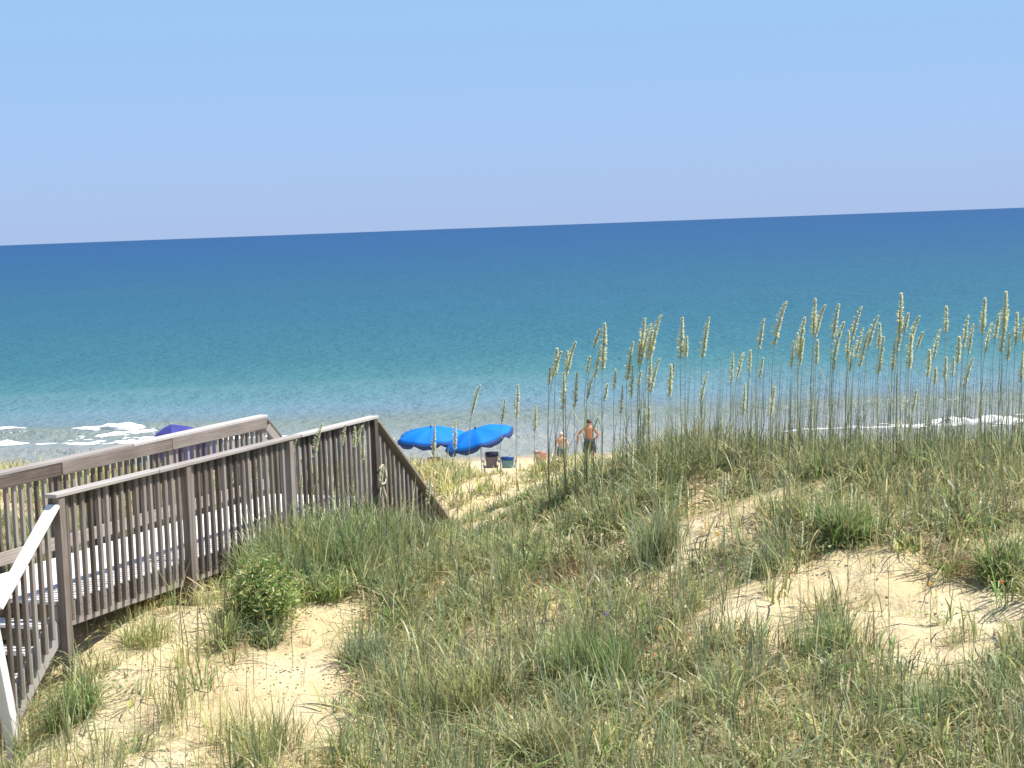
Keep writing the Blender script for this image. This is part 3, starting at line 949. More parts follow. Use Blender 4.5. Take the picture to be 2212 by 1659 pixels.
    for s_ in (-1, 1):
        bm = bmesh.new()
        bmesh.ops.create_uvsphere(bm, u_segments=8, v_segments=6, radius=0.012 * k, matrix=Matrix.Translation((0.033 * s_ * k, 0.108 * k, 1.625 * k)))
        link('eye', bm_mesh(bm, 'eye', True), M.hair, root)
    # shorts
    bm = bmesh.new()
    N = 16
    def ring(cx, cy, z, rx, ry): return [bm.verts.new((k * (cx + rx * math.cos(2 * math.pi * i / N)), k * (cy + ry * math.sin(2 * math.pi * i / N)), k * z)) for i in range(N)]
    a = ring(0, 0, 1.03, 0.165, 0.125); b_ = ring(0, 0, 0.93, 0.195, 0.145); c_ = ring(0, 0, 0.83, 0.21, 0.15)
    for p_, q_ in ((a, b_), (b_, c_)):
        for i in range(N): bm.faces.new((p_[i], p_[(i + 1) % N], q_[(i + 1) % N], q_[i]))
    for s_ in (-1, 1):
        p_ = ring(0.105 * s_, 0, 0.86, 0.112, 0.14); q_ = ring(0.115 * s_, 0.005, 0.68, 0.115, 0.125); r_ = ring(0.118 * s_, 0.01, 0.52, 0.118, 0.122)
        for x_, y_ in ((p_, q_), (q_, r_)):
            for i in range(N): bm.faces.new((x_[i], x_[(i + 1) % N], y_[(i + 1) % N], y_[i]))
    o = link('swim_shorts', bm_mesh(bm, 'swim_shorts', True), shorts, root)
    o.modifiers.new('thickness', 'SOLIDIFY').thickness = 0.01
    return root

pm = at(1272, 915, 64.0)
person((pm.x, 64.0, gz(pm.x, 64.0)), 1.72, 0.0, M.skin, M.hair, M.shorts,
       'shirtless tanned man in dark swim shorts facing the sea, one arm held out', {
           'l': ((-0.40, 0.02, 1.20), (-0.42, 0.12, 0.98), (-0.425, 0.15, 0.90)),
           'r': ((0.34, -0.05, 1.14), (0.20, 0.02, 1.02), (0.17, 0.06, 0.98))})
pc = at(1212, 940, 64.5)
person((pc.x, 64.5, gz(pc.x, 64.5)), 1.36, 0.15, M.skin2, M.hair, M.shorts2,
       'child in a white cap standing left of the shirtless man', {
           'l': ((-0.28, 0.0, 1.12), (-0.27, 0.06, 0.88), (-0.27, 0.08, 0.80)),
           'r': ((0.28, 0.0, 1.12), (0.27, 0.06, 0.88), (0.27, 0.08, 0.80))}, hat=M.white_cloth)

# ------------------------------------------------------------------ grass
def blades(root, h, az, reach, droop, w, col, tipcol=None, twist=None, pw=1.8):
    """ribbon leaves: root (N,3), height h, lean azimuth az, reach/droop as fractions of h"""
    N = len(h)
    T = np.array([0, 0.38, 0.72, 1.0])
    WT = np.array([0.75, 1.0, 0.72])
    dx, dy = np.cos(az), np.sin(az)
    tw = az + np.pi / 2 + (rng.uniform(-0.9, 0.9, N) if twist is None else twist)
    wx, wy = np.cos(tw), np.sin(tw)
    V = np.empty((N, 7, 3), dtype=np.float32)
    for j, t in enumerate(T):
        r_ = reach * h * t ** pw
        z_ = h * (t - droop * t ** 2.4)
        cx_, cy_, cz_ = root[:, 0] + dx * r_, root[:, 1] + dy * r_, root[:, 2] + z_
        if j < 3:
            hw = 0.5 * w * WT[j]
            V[:, 2 * j, 0] = cx_ - wx * hw; V[:, 2 * j, 1] = cy_ - wy * hw; V[:, 2 * j, 2] = cz_
            V[:, 2 * j + 1, 0] = cx_ + wx * hw; V[:, 2 * j + 1, 1] = cy_ + wy * hw; V[:, 2 * j + 1, 2] = cz_
        else:
            V[:, 6, 0] = cx_; V[:, 6, 1] = cy_; V[:, 6, 2] = cz_
    tri = np.array([[0, 1, 2], [1, 3, 2], [2, 3, 4], [3, 5, 4], [4, 5, 6]], dtype=np.int32)
    F_ = (np.arange(N, dtype=np.int32)[:, None, None] * 7 + tri[None]).reshape(-1, 3)
    C = np.repeat(col[:, None, :], 7, 1)
    if tipcol is not None:
        f = np.array([0, 0, .25, .25, .6, .6, 1.0])[None, :, None]
        C = C * (1 - f) + tipcol[:, None, :] * f
    return V.reshape(-1, 3), F_, C.reshape(-1, 3)


PAL = {
    'sage': np.array([[0.260, 0.290, 0.130], [0.310, 0.340, 0.165], [0.205, 0.255, 0.120], [0.370, 0.390, 0.205], [0.280, 0.300, 0.115]]),
    'yellow': np.array([[0.40, 0.40, 0.135], [0.46, 0.45, 0.185], [0.33, 0.37, 0.11], [0.50, 0.46, 0.23]]),
    'green': np.array([[0.125, 0.250, 0.060], [0.165, 0.300, 0.075], [0.130, 0.225, 0.075], [0.205, 0.340, 0.100]]),
    'straw': np.array([[0.54, 0.46, 0.26], [0.58, 0.50, 0.31], [0.44, 0.36, 0.19], [0.50, 0.40, 0.22]]),
    'brown': np.array([[0.28, 0.190, 0.120], [0.35, 0.250, 0.165], [0.20, 0.140, 0.10], [0.41, 0.300, 0.19]]),
    'blue': np.array([[0.160, 0.245, 0.165], [0.205, 0.285, 0.195], [0.140, 0.215, 0.150]]),
}

def pick(name, N):
    p_ = PAL[name]
    c = p_[rng.integers(0, len(p_), N)]
    return np.minimum(1.16 * c * rng.uniform(0.55, 1.40, (N, 1)), 0.75) * rng.uniform(0.93, 1.07, (N, 3))


def pick_mix(mix, N):
    names = list(mix); pr = np.array([mix[k] for k in names], float); pr /= pr.sum()
    ch = rng.choice(len(names), N, p=pr)
    out = np.empty((N, 3))
    for i, k in enumerate(names):
        m_ = ch == i
        out[m_] = pick(k, m_.sum())
    return out


# bare-sand openings: picture position of the opening on the dune -> an ellipse on the ground
open_px = [  # x, y, rx, ry, strength
    (640, 1450, 115, 95, 1.0), (720, 1345, 70, 55, 0.95), (440, 1330, 45, 65, 0.85), (560, 1530, 120, 60, 0.85), (340, 1480, 130, 80, 0.72), (150, 1620, 140, 60, 0.85),
    (420, 1610, 120, 50, 0.55), (690, 1560, 60, 50, 0.6), (660, 1640, 60, 30, 0.3),
    (1555, 1105, 75, 65, 0.86), (1500, 1215, 50, 45, 0.65), (1640, 1310, 105, 60, 0.9), (1790, 1265, 90, 50, 0.75), (1920, 1275, 110, 60, 0.9), (2080, 1300, 105, 60, 0.92),
    (1990, 1370, 110, 60, 0.85), (2120, 1390, 60, 40, 0.7), (1180, 1315, 45, 40, 0.85), (1270, 1260, 40, 30, 0.5), (1720, 1075, 60, 25, 0.5), (1950, 1180, 80, 25, 0.45), (2170, 1180, 40, 30, 0.45),
    (1440, 1540, 30, 25, 0.4), (1760, 1640, 40, 25, 0.3)]
opens = []
for x, y, rx, ry, st in open_px:
    c = hit(x, y); s_ = F / c.y
    a, b_ = hit(x, y - ry), hit(x, y + ry)
    opens.append((c.x, (a.y + b_.y) / 2 - 0.15, rx / s_ + 0.08, max(0.3, (a.y - b_.y) / 2 + 0.22), st))

wl_a = Vector((corner.x, corner.y)); U2 = Vector((U.x, U.y)); V2 = Vector((VL.x, VL.y))
def on_walk(x, y, pad=0.1):
    du = (x - corner.x) * U.x + (y - corner.y) * U.y
    dv = (x - corner.x) * VL.x + (y - corner.y) * VL.y
    return (du > -1.1) & (du < Uend + 2.6) & (dv > -0.12 - pad) & (dv < WD + 0.1 + pad)


def density(x, y):
    d = np.ones_like(x)
    for cx_, cy_, rx, ry, st in opens:
        e = np.sqrt(((x - cx_) / rx) ** 2 + ((y - cy_) / ry) ** 2) + 0.22 * noise(x, y, 0.8, 71)
        f = np.clip((1.25 - e) / 0.4, 0, 1)
        d *= 1 - st * f
    # thin cover on the slope right of the near stairs
    px_ = x / y
    left = np.clip((-0.085 - px_) / 0.03, 0, 1) * np.clip((18.6 - y) / 1.0, 0, 1)
    d *= 1 - 0.62 * left
    d *= np.clip(0.85 + 0.30 * noise(x, y, 1.3, 72) + 0.15 * noise(x, y, 0.5, 73), 0.25, 1.25)
    return d


ACC = {}
def add(key, arr):
    ACC.setdefault(key, []).append(arr)

def flush(key, name, mat, parent=None, loc=None):
    arrs = ACC.pop(key)
    off = 0; V_, F_, C_ = [], [], []
    for v, f, c in arrs:
        V_.append(v); F_.append(f + off); C_.append(c); off += len(v)
    V_ = np.concatenate(V_)
    if loc is not None: V_ = V_ - np.array(loc, dtype=np.float32)
    me = tris_mesh(name, V_, np.concatenate(F_), np.concatenate(C_))
    return link(name, me, mat, parent, loc)


def tufts(key, cx_, cy_, nb_, rad, hmin, hmax, reach, droop, w, mix, lean=0.0, leanaz=0.0, straw_tip=0.28):
    """many tufts at once: arrays cx,cy ; nb blades per tuft"""
    Nt = len(cx_)
    if Nt == 0: return
    idx = np.repeat(np.arange(Nt), nb_)
    N = len(idx)
    a = rng.uniform(0, 2 * np.pi, N); r_ = rad * np.sqrt(rng.random(N))
    x = cx_[idx] + r_ * np.cos(a); y = cy_[idx] + r_ * np.sin(a)
    z = ground(x, y) - 0.015
    # low growth on the loose sand beside the beach stairs
    du_ = (cx_ - corner.x) * U.x + (cy_ - corner.y) * U.y; dv_ = (cx_ - corner.x) * VL.x + (cy_ - corner.y) * VL.y
    low = 1 - 0.62 * np.clip((du_ - 5.2) / 1.2, 0, 1) * np.clip((10.6 - du_) / 1.2, 0, 1) * np.clip((dv_ + 3.6) / 0.9, 0, 1) * (dv_ < 0.3)
    # and in the trodden gap that opens on the umbrellas
    q_ = cx_ / cy_
    low = low * (1 - 0.62 * np.clip((q_ + 0.024) / 0.006, 0, 1) * np.clip((0.015 - q_) / 0.006, 0, 1) * np.clip((cy_ - 25.5) / 2.5, 0, 1))
    ts = (rng.uniform(0.75, 1.2, Nt) * low)[idx]
    h = rng.uniform(hmin, hmax, N) * ts
    az = a + rng.normal(0, 1.1, N)
    re = np.abs(rng.normal(reach, reach * 0.5, N)) + 0.05
    lx = np.cos(az) * re + lean * np.cos(leanaz); ly = np.sin(az) * re + lean * np.sin(leanaz)
    az = np.arctan2(ly, lx); re = np.hypot(lx, ly)
    dr = np.clip(rng.normal(droop, 0.15, N), 0, 0.75) * np.clip(re * 1.8, 0.2, 1.4)
    ww = w * rng.uniform(0.6, 1.3, N)
    if isinstance(mix, list):
        ti = rng.integers(0, len(mix), Nt)
        col = np.empty((N, 3))
        for k, m_ in enumerate(mix):
            s_ = ti[idx] == k
            col[s_] = pick_mix(m_, s_.sum())
    else:
        col = pick_mix(mix, N)
    tsv = rng.uniform(0.78, 1.22, (Nt, 1))[idx]
    col = col * tsv
    tip = col * (1 - straw_tip) + pick('straw', N) * straw_tip
    add(key, blades(np.stack([x, y, z], -1), h, az, re, dr, ww, col, tip))


def scatter(x0, x1, y0, y1, per_m2, dens=None, wedge=True):
    N = int((x1 - x0) * (y1 - y0) * per_m2)
    x = rng.uniform(x0, x1, N); y = rng.uniform(y0, y1, N)
    k = ~on_walk(x, y)
    if wedge: k &= np.abs(x) < 0.31 * y + 3.8
    x, y = x[k], y[k]
    if dens is not None:
        k = rng.random(len(x)) < dens(x, y)
        x, y = x[k], y[k]
    return x, y

MIXES = [{'green': 2, 'yellow': 2, 'sage': 1}, {'sage': 5, 'yellow': 1, 'straw': 1}, {'sage': 4, 'blue': 2}, {'yellow': 3, 'sage': 2, 'straw': 1}, {'sage': 2, 'straw': 2, 'brown': 1}, {'green': 2, 'sage': 3}, {'sage': 3, 'straw': 1, 'brown': 1}]
# foreground dune, long arching leaves
x, y = scatter(-10, 12.5, 11.5, 25.5, 25.0, density)
tufts('near', x, y, 16, 0.13, 0.22, 0.58, 0.66, 0.50, 0.0175, MIXES)
# finer filling grass
x, y = scatter(-10, 12.5, 11.5, 25.5, 42.0, density)
tufts('near', x, y, 10, 0.12, 0.12, 0.34, 0.75, 0.5, 0.0085, [{'yellow': 3, 'straw': 2}, {'sage': 3, 'straw': 2}, {'straw': 3, 'brown': 2}, {'sage': 2, 'yellow': 2}])
# upright narrow leaves
x, y = scatter(-10, 12.5, 11.5, 25.0, 12.0, density)
tufts('near', x, y, 10, 0.09, 0.35, 0.75, 0.24, 0.16, 0.0100, [{'sage': 4, 'blue': 1}, {'sage': 3, 'yellow': 1}, {'blue': 2, 'sage': 2}])
# dry thatch lying low
x, y = scatter(-10, 12.5, 11.5, 25.5, 44.0, lambda x, y: np.clip(density(x, y), 0, 1) * np.clip(0.5 + 0.7 * noise(x, y, 2.2, 74), 0.05, 1))
tufts('near', x, y, 14, 0.18, 0.05, 0.18, 1.4, 0.5, 0.008, [{'brown': 1}, {'brown': 3, 'straw': 1}, {'straw': 2, 'brown': 2}, {'sage': 2, 'brown': 3}], straw_tip=0.12)
# crest: dense
x, y = scatter(0.2, 11.5, 20.0, 24.2, 16.0, lambda x, y: np.clip(density(x, y), 0.2, 1))
tufts('near', x, y, 18, 0.13, 0.26, 0.60, 0.65, 0.52, 0.0195, [{'sage': 5, 'yellow': 1}, {'green': 2, 'sage': 3}, {'sage': 3, 'straw': 1, 'brown': 1}])
x, y = scatter(0.1, 2.6, 21.6, 25.4, 14.0, None)
tufts('near', x, y, 18, 0.13, 0.36, 0.72, 0.40, 0.32, 0.0150, [{'sage': 3, 'yellow': 1}, {'green': 1, 'sage': 3}, {'blue': 1, 'sage': 2, 'straw': 1}])
# beside the railing
x, y = scatter(-4.6, 0.8, 18.4, 26.0, 14.0, lambda x, y: np.clip(density(x, y), 0, 1))
tufts('near', x, y, 19, 0.13, 0.26, 0.60, 0.60, 0.50, 0.0165, [{'green': 3, 'sage': 3}, {'sage': 3, 'yellow': 2}, {'blue': 1, 'green': 2}, {'yellow': 2, 'sage': 2}])
# tall stand leaning against the outer half of the railing
du = rng.uniform(2.9, 6.9, 190); dv = -rng.uniform(0.16, 1.2, 190) 
x = corner.x + U.x * du + VL.x * dv; y = corner.y + U.y * du + VL.y * dv
tufts('near', x, y, 20, 0.13, 0.40, 0.92, 0.40, 0.32, 0.0145, [{'green': 2, 'sage': 3}, {'sage': 3, 'yellow': 2}, {'blue': 2, 'green': 2}])
# fringe in the shade along the foot of the rim board and the corner post
du = rng.uniform(-1.0, 3.6, 60); dv = -rng.uniform(-0.25, 0.45, 60)
x = corner.x + U.x * du + VL.x * dv; y = corner.y + U.y * du + VL.y * dv
tufts('near', x, y, 20, 0.12, 0.20, 0.50, 0.65, 0.5, 0.008, [{'green': 2, 'sage': 3}, {'yellow': 2, 'sage': 2}, {'straw': 2, 'yellow': 2}])
# yellowing cover along the lower left
x, y = scatter(-5.2, -1.6, 13.0, 15.6, 14.0, lambda x, y: np.clip(0.62 + 0.6 * noise(x, y, 1.1, 78), 0.1, 1))
tufts('near', x, y, 18, 0.12, 0.18, 0.46, 0.55, 0.4, 0.0065, [{'yellow': 3, 'straw': 1}, {'yellow': 2, 'sage': 2}, {'straw': 2, 'yellow': 2}])
# thinner cover carries on along the dune on both sides
for a_, b_ in ((10, 34), (-34, -9)):
    x, y = scatter(a_, b_, 6, 33, 2.2, None, wedge=False)
    tufts('near', x, y, 14, 0.16, 0.22, 0.55, 0.60, 0.50, 0.020, MIXES)
# wisps on open sand
x, y = scatter(-8, 9.5, 12.5, 21, 4.5, lambda x, y: np.clip(1.0 - density(x, y), 0, 1) * 0.8)
tufts('near', x, y, 7, 0.05, 0.12, 0.42, 0.40, 0.2, 0.005, [{'sage': 2, 'yellow': 2}, {'straw': 2, 'yellow': 1}, {'brown': 1, 'straw': 2}])
o = flush('near', 'dune_grass', M.leaf)
tag(o, 'mixed green and straw coloured dune grass covering the near dune', 'grass', kind='stuff')
# foredune beyond the boardwalk
x, y = scatter(-11, 5.5, 24.6, 35.5, 17.0, lambda x, y: np.clip(0.75 + 0.5 * noise(x, y, 1.8, 75), 0.15, 1) * np.where((x / y > -0.014) & (x / y < 0.009) & (y > 30.5), 0.13, 1))
tufts('far', x, y, 18, 0.14, 0.22, 0.52, 0.55, 0.40, 0.0185, [{'yellow': 4, 'sage': 1}, {'yellow': 2, 'green': 1, 'straw': 1}, {'sage': 2, 'yellow': 2}, {'straw': 2, 'yellow': 2}])
x, y = scatter(-16, 12, 33.5, 39, 2.0, lambda x, y: np.where((x / y > -0.018) & (x / y < 0.010), 0.05, 1), wedge=False)
tufts('far', x, y, 18, 0.15, 0.2, 0.45, 0.40, 0.28, 0.010, [{'yellow': 3, 'straw': 1}, {'sage': 2, 'yellow': 2}])
x, y = scatter(3, 12, 23.6, 33.5, 2.0, None, wedge=False)
tufts('far', x, y, 18, 0.15, 0.2, 0.45, 0.40, 0.28, 0.010, [{'sage': 3, 'straw': 1}])
o = flush('far', 'foredune_grass', M.leaf)
tag(o, 'yellow green grass on the lower dune between boardwalk and beach', 'grass', kind='stuff')

# small broad-leaved weeds, leaf litter and flower heads
def leaves(N, x, y, z, size, col, up_bias=0.5, elong=1.4):
    nrm = rng.normal(0, 1, (N, 3)); nrm[:, 2] = np.abs(nrm[:, 2]) + up_bias
    nrm /= np.linalg.norm(nrm, axis=1, keepdims=True)
    a = rng.normal(0, 1, (N, 3)); a -= (a * nrm).sum(1, keepdims=True) * nrm; a /= np.linalg.norm(a, axis=1, keepdims=True)
    b_ = np.cross(nrm, a)
    c = np.stack([x, y, z], -1)
    s_ = (size * rng.uniform(0.6, 1.3, N))[:, None]
    V_ = np.stack([c - a * s_ * elong * .5, c + b_ * s_ * .5, c + a * s_ * elong * .5, c - b_ * s_ * .5], 1).reshape(-1, 3)
    F_ = (np.arange(N)[:, None, None] * 4 + np.array([[0, 1, 2], [0, 2, 3]])[None]).reshape(-1, 3)
    return V_, F_, np.repeat(col, 4, 0)

x, y = scatter(-7, 9, 12, 22, 3.0, lambda x, y: np.clip(0.25 + 0.6 * noise(x, y, 1.6, 76), 0, 1))
idx = np.repeat(np.arange(len(x)), 22); N = len(idx)
lx = x[idx] + rng.normal(0, 0.10, N); ly = y[idx] + rng.normal(0, 0.10, N); lz = ground(lx, ly) + rng.uniform(0.02, 0.20, N)
add('weed', leaves(N, lx, ly, lz, 0.026, pick_mix({'green': 3, 'yellow': 1, 'sage': 1}, N)))
x, y = scatter(-7, 9, 12, 22, 40.0, lambda x, y: np.clip(0.45 + 0.5 * noise(x, y, 1.1, 77), 0, 1))
N = len(x)
add('weed', leaves(N, x, y, ground(x, y) + 0.006, 0.022, pick_mix({'brown': 3, 'straw': 2}, N), 3.0, 2.2))
o = flush('weed', 'low_weeds', M.leaf)
tag(o, 'small broad leaved weeds and dry litter scattered over the sand', 'weeds', kind='stuff')

# thin bare culms standing among the crest grass
def culms(key, x, y, hmin, hmax, mix, w=0.0055):
    N = len(x); z = ground(x, y)
    for rot in (0.0, 1.57):
        st = np.random.default_rng(5)
        az = st.uniform(-0.6, 0.6, N); h = st.uniform(hmin, hmax, N)
        add(key, blades(np.stack([x, y, z], -1), h, az, st.uniform(0.02, 0.10, N), np.zeros(N), np.full(N, w), CUL[:N] if False else np.random.default_rng(6).permutation(pick_mix(mix, N)), None, twist=np.full(N, rot)))
x, y = scatter(0.7, 7.6, 20.2, 22.6, 60.0, lambda x, y: np.clip((x / y - 0.02) / 0.12, 0.25, 1))
culms('culm', x, y, 0.5, 1.55, {'sage': 3, 'brown': 2, 'blue': 2}, 0.0045)
x, y = scatter(-3.6, -0.2, 18.6, 23.5, 6.0, lambda x, y: np.clip(density(x, y), 0, 1))
culms('culm', x, y, 0.5, 1.2, {'sage': 3, 'green': 1, 'straw': 1})
x, y = scatter(-5, 8, 13.5, 20.2, 2.6, lambda x, y: np.clip(density(x, y), 0.15, 1))
culms('culm', x, y, 0.4, 1.0, {'sage': 3, 'brown': 1})
x, y = scatter(-5.2, -2.2, 13.4, 17.6, 5.0, lambda x, y: np.clip(0.4 + 0.7 * noise(x, y, 1.5, 79), 0.05, 1))
culms('culm', x, y, 0.5, 1.15, {'sage': 2, 'brown': 2, 'green': 1})
o = flush('culm', 'bare_grass_stems', M.leaf)
tag(o, 'thin bare upright grass stems standing above the dune grass', 'grass stems', kind='stuff')

# ------------------------------------------------------------------ named clumps of grass and bushes
def clump(px, py, spread, nbl, hmin, hmax, reach, droop, w, mix, label, lean=0.0, leanaz=0.0, name='grass_clump', Y=None, tip=0.22):
    c = hit(px, py)
    k = max(1, nbl // 30)
    cx_ = c.x + rng.normal(0, spread * 0.45, k); cy_ = c.y + rng.normal(0, spread * 0.4, k)
    tufts('one', cx_, cy_, 30, max(0.06, spread * 0.35), hmin, hmax, reach, droop, w, mix, lean, leanaz, tip)
    o = flush('one', name, M.leaf, None, (c.x, c.y, c.z))
    tag(o, label, 'grass clump', 'distinct clumps of grass on the near dune')
    return o

G = {'green': 3, 'sage': 3}
clump(172, 1540, 0.24, 420, 0.30, 0.66, 0.65, 0.45, 0.010, G, 'bushy green grass clump at the foot of the corner post')
clump(520, 1345, 0.18, 150, 0.25, 0.45, 0.5, 0.4, 0.008, {'yellow': 2, 'straw': 2}, 'small yellowing grass tuft beside the second post')
clump(300, 1400, 0.25, 200, 0.25, 0.5, 0.6, 0.5, 0.008, {'sage': 2, 'yellow': 2, 'green': 1}, 'loose arching grass clump in the shadow edge under the rim board')
clump(800, 1440, 0.26, 480, 0.25, 0.50, 0.55, 0.4, 0.008, {'blue': 3, 'sage': 3}, 'grey green grass clump on the right edge of the open sand slope')
clump(760, 1240, 0.35, 500, 0.35, 0.70, 0.4, 0.3, 0.009, {'green': 3, 'sage': 2}, 'dense green grass clump behind the bush, against the railing')
clump(640, 1225, 0.30, 420, 0.35, 0.70, 0.4, 0.3, 0.009, {'green': 3, 'sage': 2, 'yellow': 1}, 'tall green grass clump hiding the base of the third post')
clump(1215, 1265, 0.20, 330, 0.15, 0.40, 0.8, 0.4, 0.006, {'brown': 4, 'straw': 1}, 'dead brown grass clump above the small central sand patch', tip=0.1)
clump(2080, 1225, 0.28, 460, 0.12, 0.36, 0.9, 0.4, 0.006, {'brown': 4, 'straw': 2}, 'dead brown matted grass clump above the right sand patch', tip=0.2)
clump(1650, 1245, 0.20, 330, 0.25, 0.45, 0.5, 0.4, 0.008, {'blue': 2, 'sage': 3}, 'rounded grey green grass clump between the two right sand patches')
clump(1840, 1180, 0.24, 420, 0.35, 0.65, 0.42, 0.3, 0.014, {'green': 3, 'sage': 3}, 'deep green upright grass clump below the crest, right of centre')
clump(2160, 1260, 0.26, 420, 0.30, 0.58, 0.5, 0.4, 0.014, {'green': 3, 'sage': 3}, 'dark green grass clump at the right edge beside the brown mat')
clump(1785, 1425, 0.20, 330, 0.25, 0.5, 0.42, 0.3, 0.009, {'green': 3, 'sage': 3}, 'green grass clump standing alone below the right sand slope')
clump(2060, 1400, 0.14, 60, 0.15, 0.36, 0.7, 0.2, 0.006, {'brown': 1, 'sage': 2}, 'sparse spidery tuft in the middle of the right sand patch')
clump(1250, 1480, 0.24, 400, 0.35, 0.65, 0.3, 0.2, 0.009, {'green': 4, 'sage': 1}, 'bright green grass clump in the centre foreground')
clump(1340, 1500, 0.20, 300, 0.3, 0.6, 0.3, 0.2, 0.009, {'green': 3, 'yellow': 1}, 'second bright green clump right of the centre foreground one')
clump(1000, 1560, 0.35, 560, 0.4, 0.75, 0.4, 0.25, 0.009, {'sage': 3, 'yellow': 2}, 'tall leaning yellow green grass clump in the lower middle', lean=-0.15)
clump(1180, 1640, 0.25, 360, 0.3, 0.55, 0.5, 0.3, 0.009, {'sage': 3, 'yellow': 1, 'brown': 1}, 'olive grass clump at the bottom edge, middle')
clump(2060, 1560, 0.30, 420, 0.25, 0.5, 0.5, 0.4, 0.010, {'green': 3, 'sage': 3}, 'leafy green grass clump in the lower right corner')
clump(1420, 1225, 0.25, 420, 0.4, 0.8, 0.3, 0.2, 0.008, {'sage': 4, 'blue': 1}, 'tall sage grass clump left of the upper right sand patch')
clump(664, 1400, 0.05, 30, 0.10, 0.22, 0.6, 0.1, 0.006, {'straw': 1, 'brown': 1}, 'tiny dry sprig alone on the open sand slope')
clump(380, 1560, 0.25, 140, 0.4, 0.8, 0.2, 0.1, 0.006, {'sage': 3, 'yellow': 2}, 'wispy upright grass clump on the left sand')
clump(560, 1640, 0.35, 400, 0.3, 0.6, 0.45, 0.3, 0.008, {'yellow': 2, 'sage': 3}, 'mixed green grass clump at the bottom edge, left of centre')

# leafy bushes
def bush(px, py, rx, rz_, nleaf, pal, label, leaf=0.017):
    c = hit(px, py)
    root = empty('bush', tuple(c), 0, label, 'bush')
    bm = bmesh.new()
    tips = []
    for k in range(34):
        a = random.uniform(0, 2 * math.pi); r_ = rx * math.sqrt(random.random()) * random.uniform(0.7, 1.25)
        h = rz_ * (0.4 + 0.7 * random.random()) * (1 - 0.35 * (r_ / rx) ** 2)
        p1 = (0.3 * r_ * math.cos(a), 0.3 * r_ * math.sin(a), h * 0.45); p2 = (r_ * math.cos(a), r_ * math.sin(a) * 0.8, h)
        tube(bm, [(0.05 * math.cos(a), 0.05 * math.sin(a), -0.05), p1, p2], [0.008, 0.006, 0.003], 4)
        tips.append((p1, p2))
    link('stem', bm_mesh(bm, 'stem'), M.wood, root)
    per = nleaf // len(tips)
    X = []
    for p1, p2 in tips:
        t = rng.random(per) ** 0.6
        X.append(np.array(p1)[None] * (1 - t[:, None]) + np.array(p2)[None] * t[:, None] + rng.normal(0, 0.095, (per, 3)))
    X = np.concatenate(X)
    X[:, 2] = np.maximum(X[:, 2], 0.02)
    v, f, cc = leaves(len(X), X[:, 0], X[:, 1], X[:, 2], leaf, pick_mix(pal, len(X)), 0.2, 4.2)
    link('foliage', tris_mesh('foliage', v, f, cc), M.leaf, root)
    return root
bush(570, 1350, 0.36, 0.62, 9000, {'green': 3, 'yellow': 3, 'sage': 1}, 'bright green leafy bush beside the boardwalk above the sand slope')
clump(560, 1385, 0.22, 330, 0.25, 0.5, 0.6, 0.45, 0.010, {'green': 3, 'blue': 2, 'sage': 2}, 'blue green grass clump along the lower edge of the bright bush')
clump(690, 1300, 0.28, 420, 0.25, 0.5, 0.55, 0.45, 0.010, {'green': 3, 'yellow': 2, 'sage': 1}, 'light green grass clump right of the bright bush')
clump(600, 1290, 0.25, 330, 0.5, 0.85, 0.3, 0.2, 0.009, {'sage': 3, 'green': 2}, 'tall thin grass clump rising out of the bright bush')

# flowers: orange and yellow heads, a few violet
def flower(px, py, hh, col, label, grp):
    c = hit(px, py)
    root = empty('wildflower', tuple(c), 0, label, 'flower', grp)
    bm = bmesh.new(); tube(bm, [(0, 0, -0.02), (0.01, 0, hh * 0.5), (0.0, 0.01, hh)], 0.003, 4)
    link('stem', bm_mesh(bm, 'stem'), M.stemgreen, root)
    bm = bmesh.new()
    cv = bm.verts.new((0, 0, hh + 0.006))
    rim = []
    for k in range(16):
        a = 2 * math.pi * k / 16; r_ = 0.024 if k % 2 == 0 else 0.017
        rim.append(bm.verts.new((r_ * math.cos(a), 0.01 + r_ * math.sin(a) * 0.7 - 0.004, hh + (0.010 if k % 2 == 0 else 0.0) + 0.012 * math.sin(a))))
    for k in range(16): bm.faces.new((cv, rim[k], rim[(k + 1) % 16]))
    link('petals', bm_mesh(bm, 'petals'), col, root)
    return root
M.stemgreen = plain('flower_stem', (0.10, 0.14, 0.05), 0.7)
M.orange = plain('orange_petal', (0.62, 0.20, 0.07), 0.7)
M.yellowp = plain('yellow_petal', (0.72, 0.42, 0.04), 0.7)
M.violet = plain('violet_petal', (0.22, 0.12, 0.45), 0.7)
for (x, y, c, lab, g) in [
    (1552, 1185, M.yellowp, 'tiny yellow flower left of the upper right sand patch', None),
    (2165, 1300, M.orange, 'orange wildflower on the sand near the right edge', 'orange wildflowers'),
    (1705, 1275, M.orange, 'orange wildflower at the top of the wide right sand patch', 'orange wildflowers'),
    (1415, 1465, M.orange, 'orange wildflower right of the second bright green clump', 'orange wildflowers'),
    (1425, 1385, M.orange, 'orange wildflower in the grass left of the right sand', 'orange wildflowers'),
    (1600, 1485, M.orange, 'orange wildflower in the lower right grass', 'orange wildflowers'),
    (1165, 1300, M.orange, 'orange wildflower beside the small central sand patch', 'orange wildflowers'),
    (2010, 1305, M.yellowp, 'yellow wildflower low on the right sand patch', None),
    (1440, 1445, M.violet, 'violet wildflower above the orange one, right of centre', None),
    (1310, 1370, M.violet, 'violet wildflower deep in the central grass', None)]:
    flower(x, y, random.uniform(0.10, 0.2), c, lab, g)

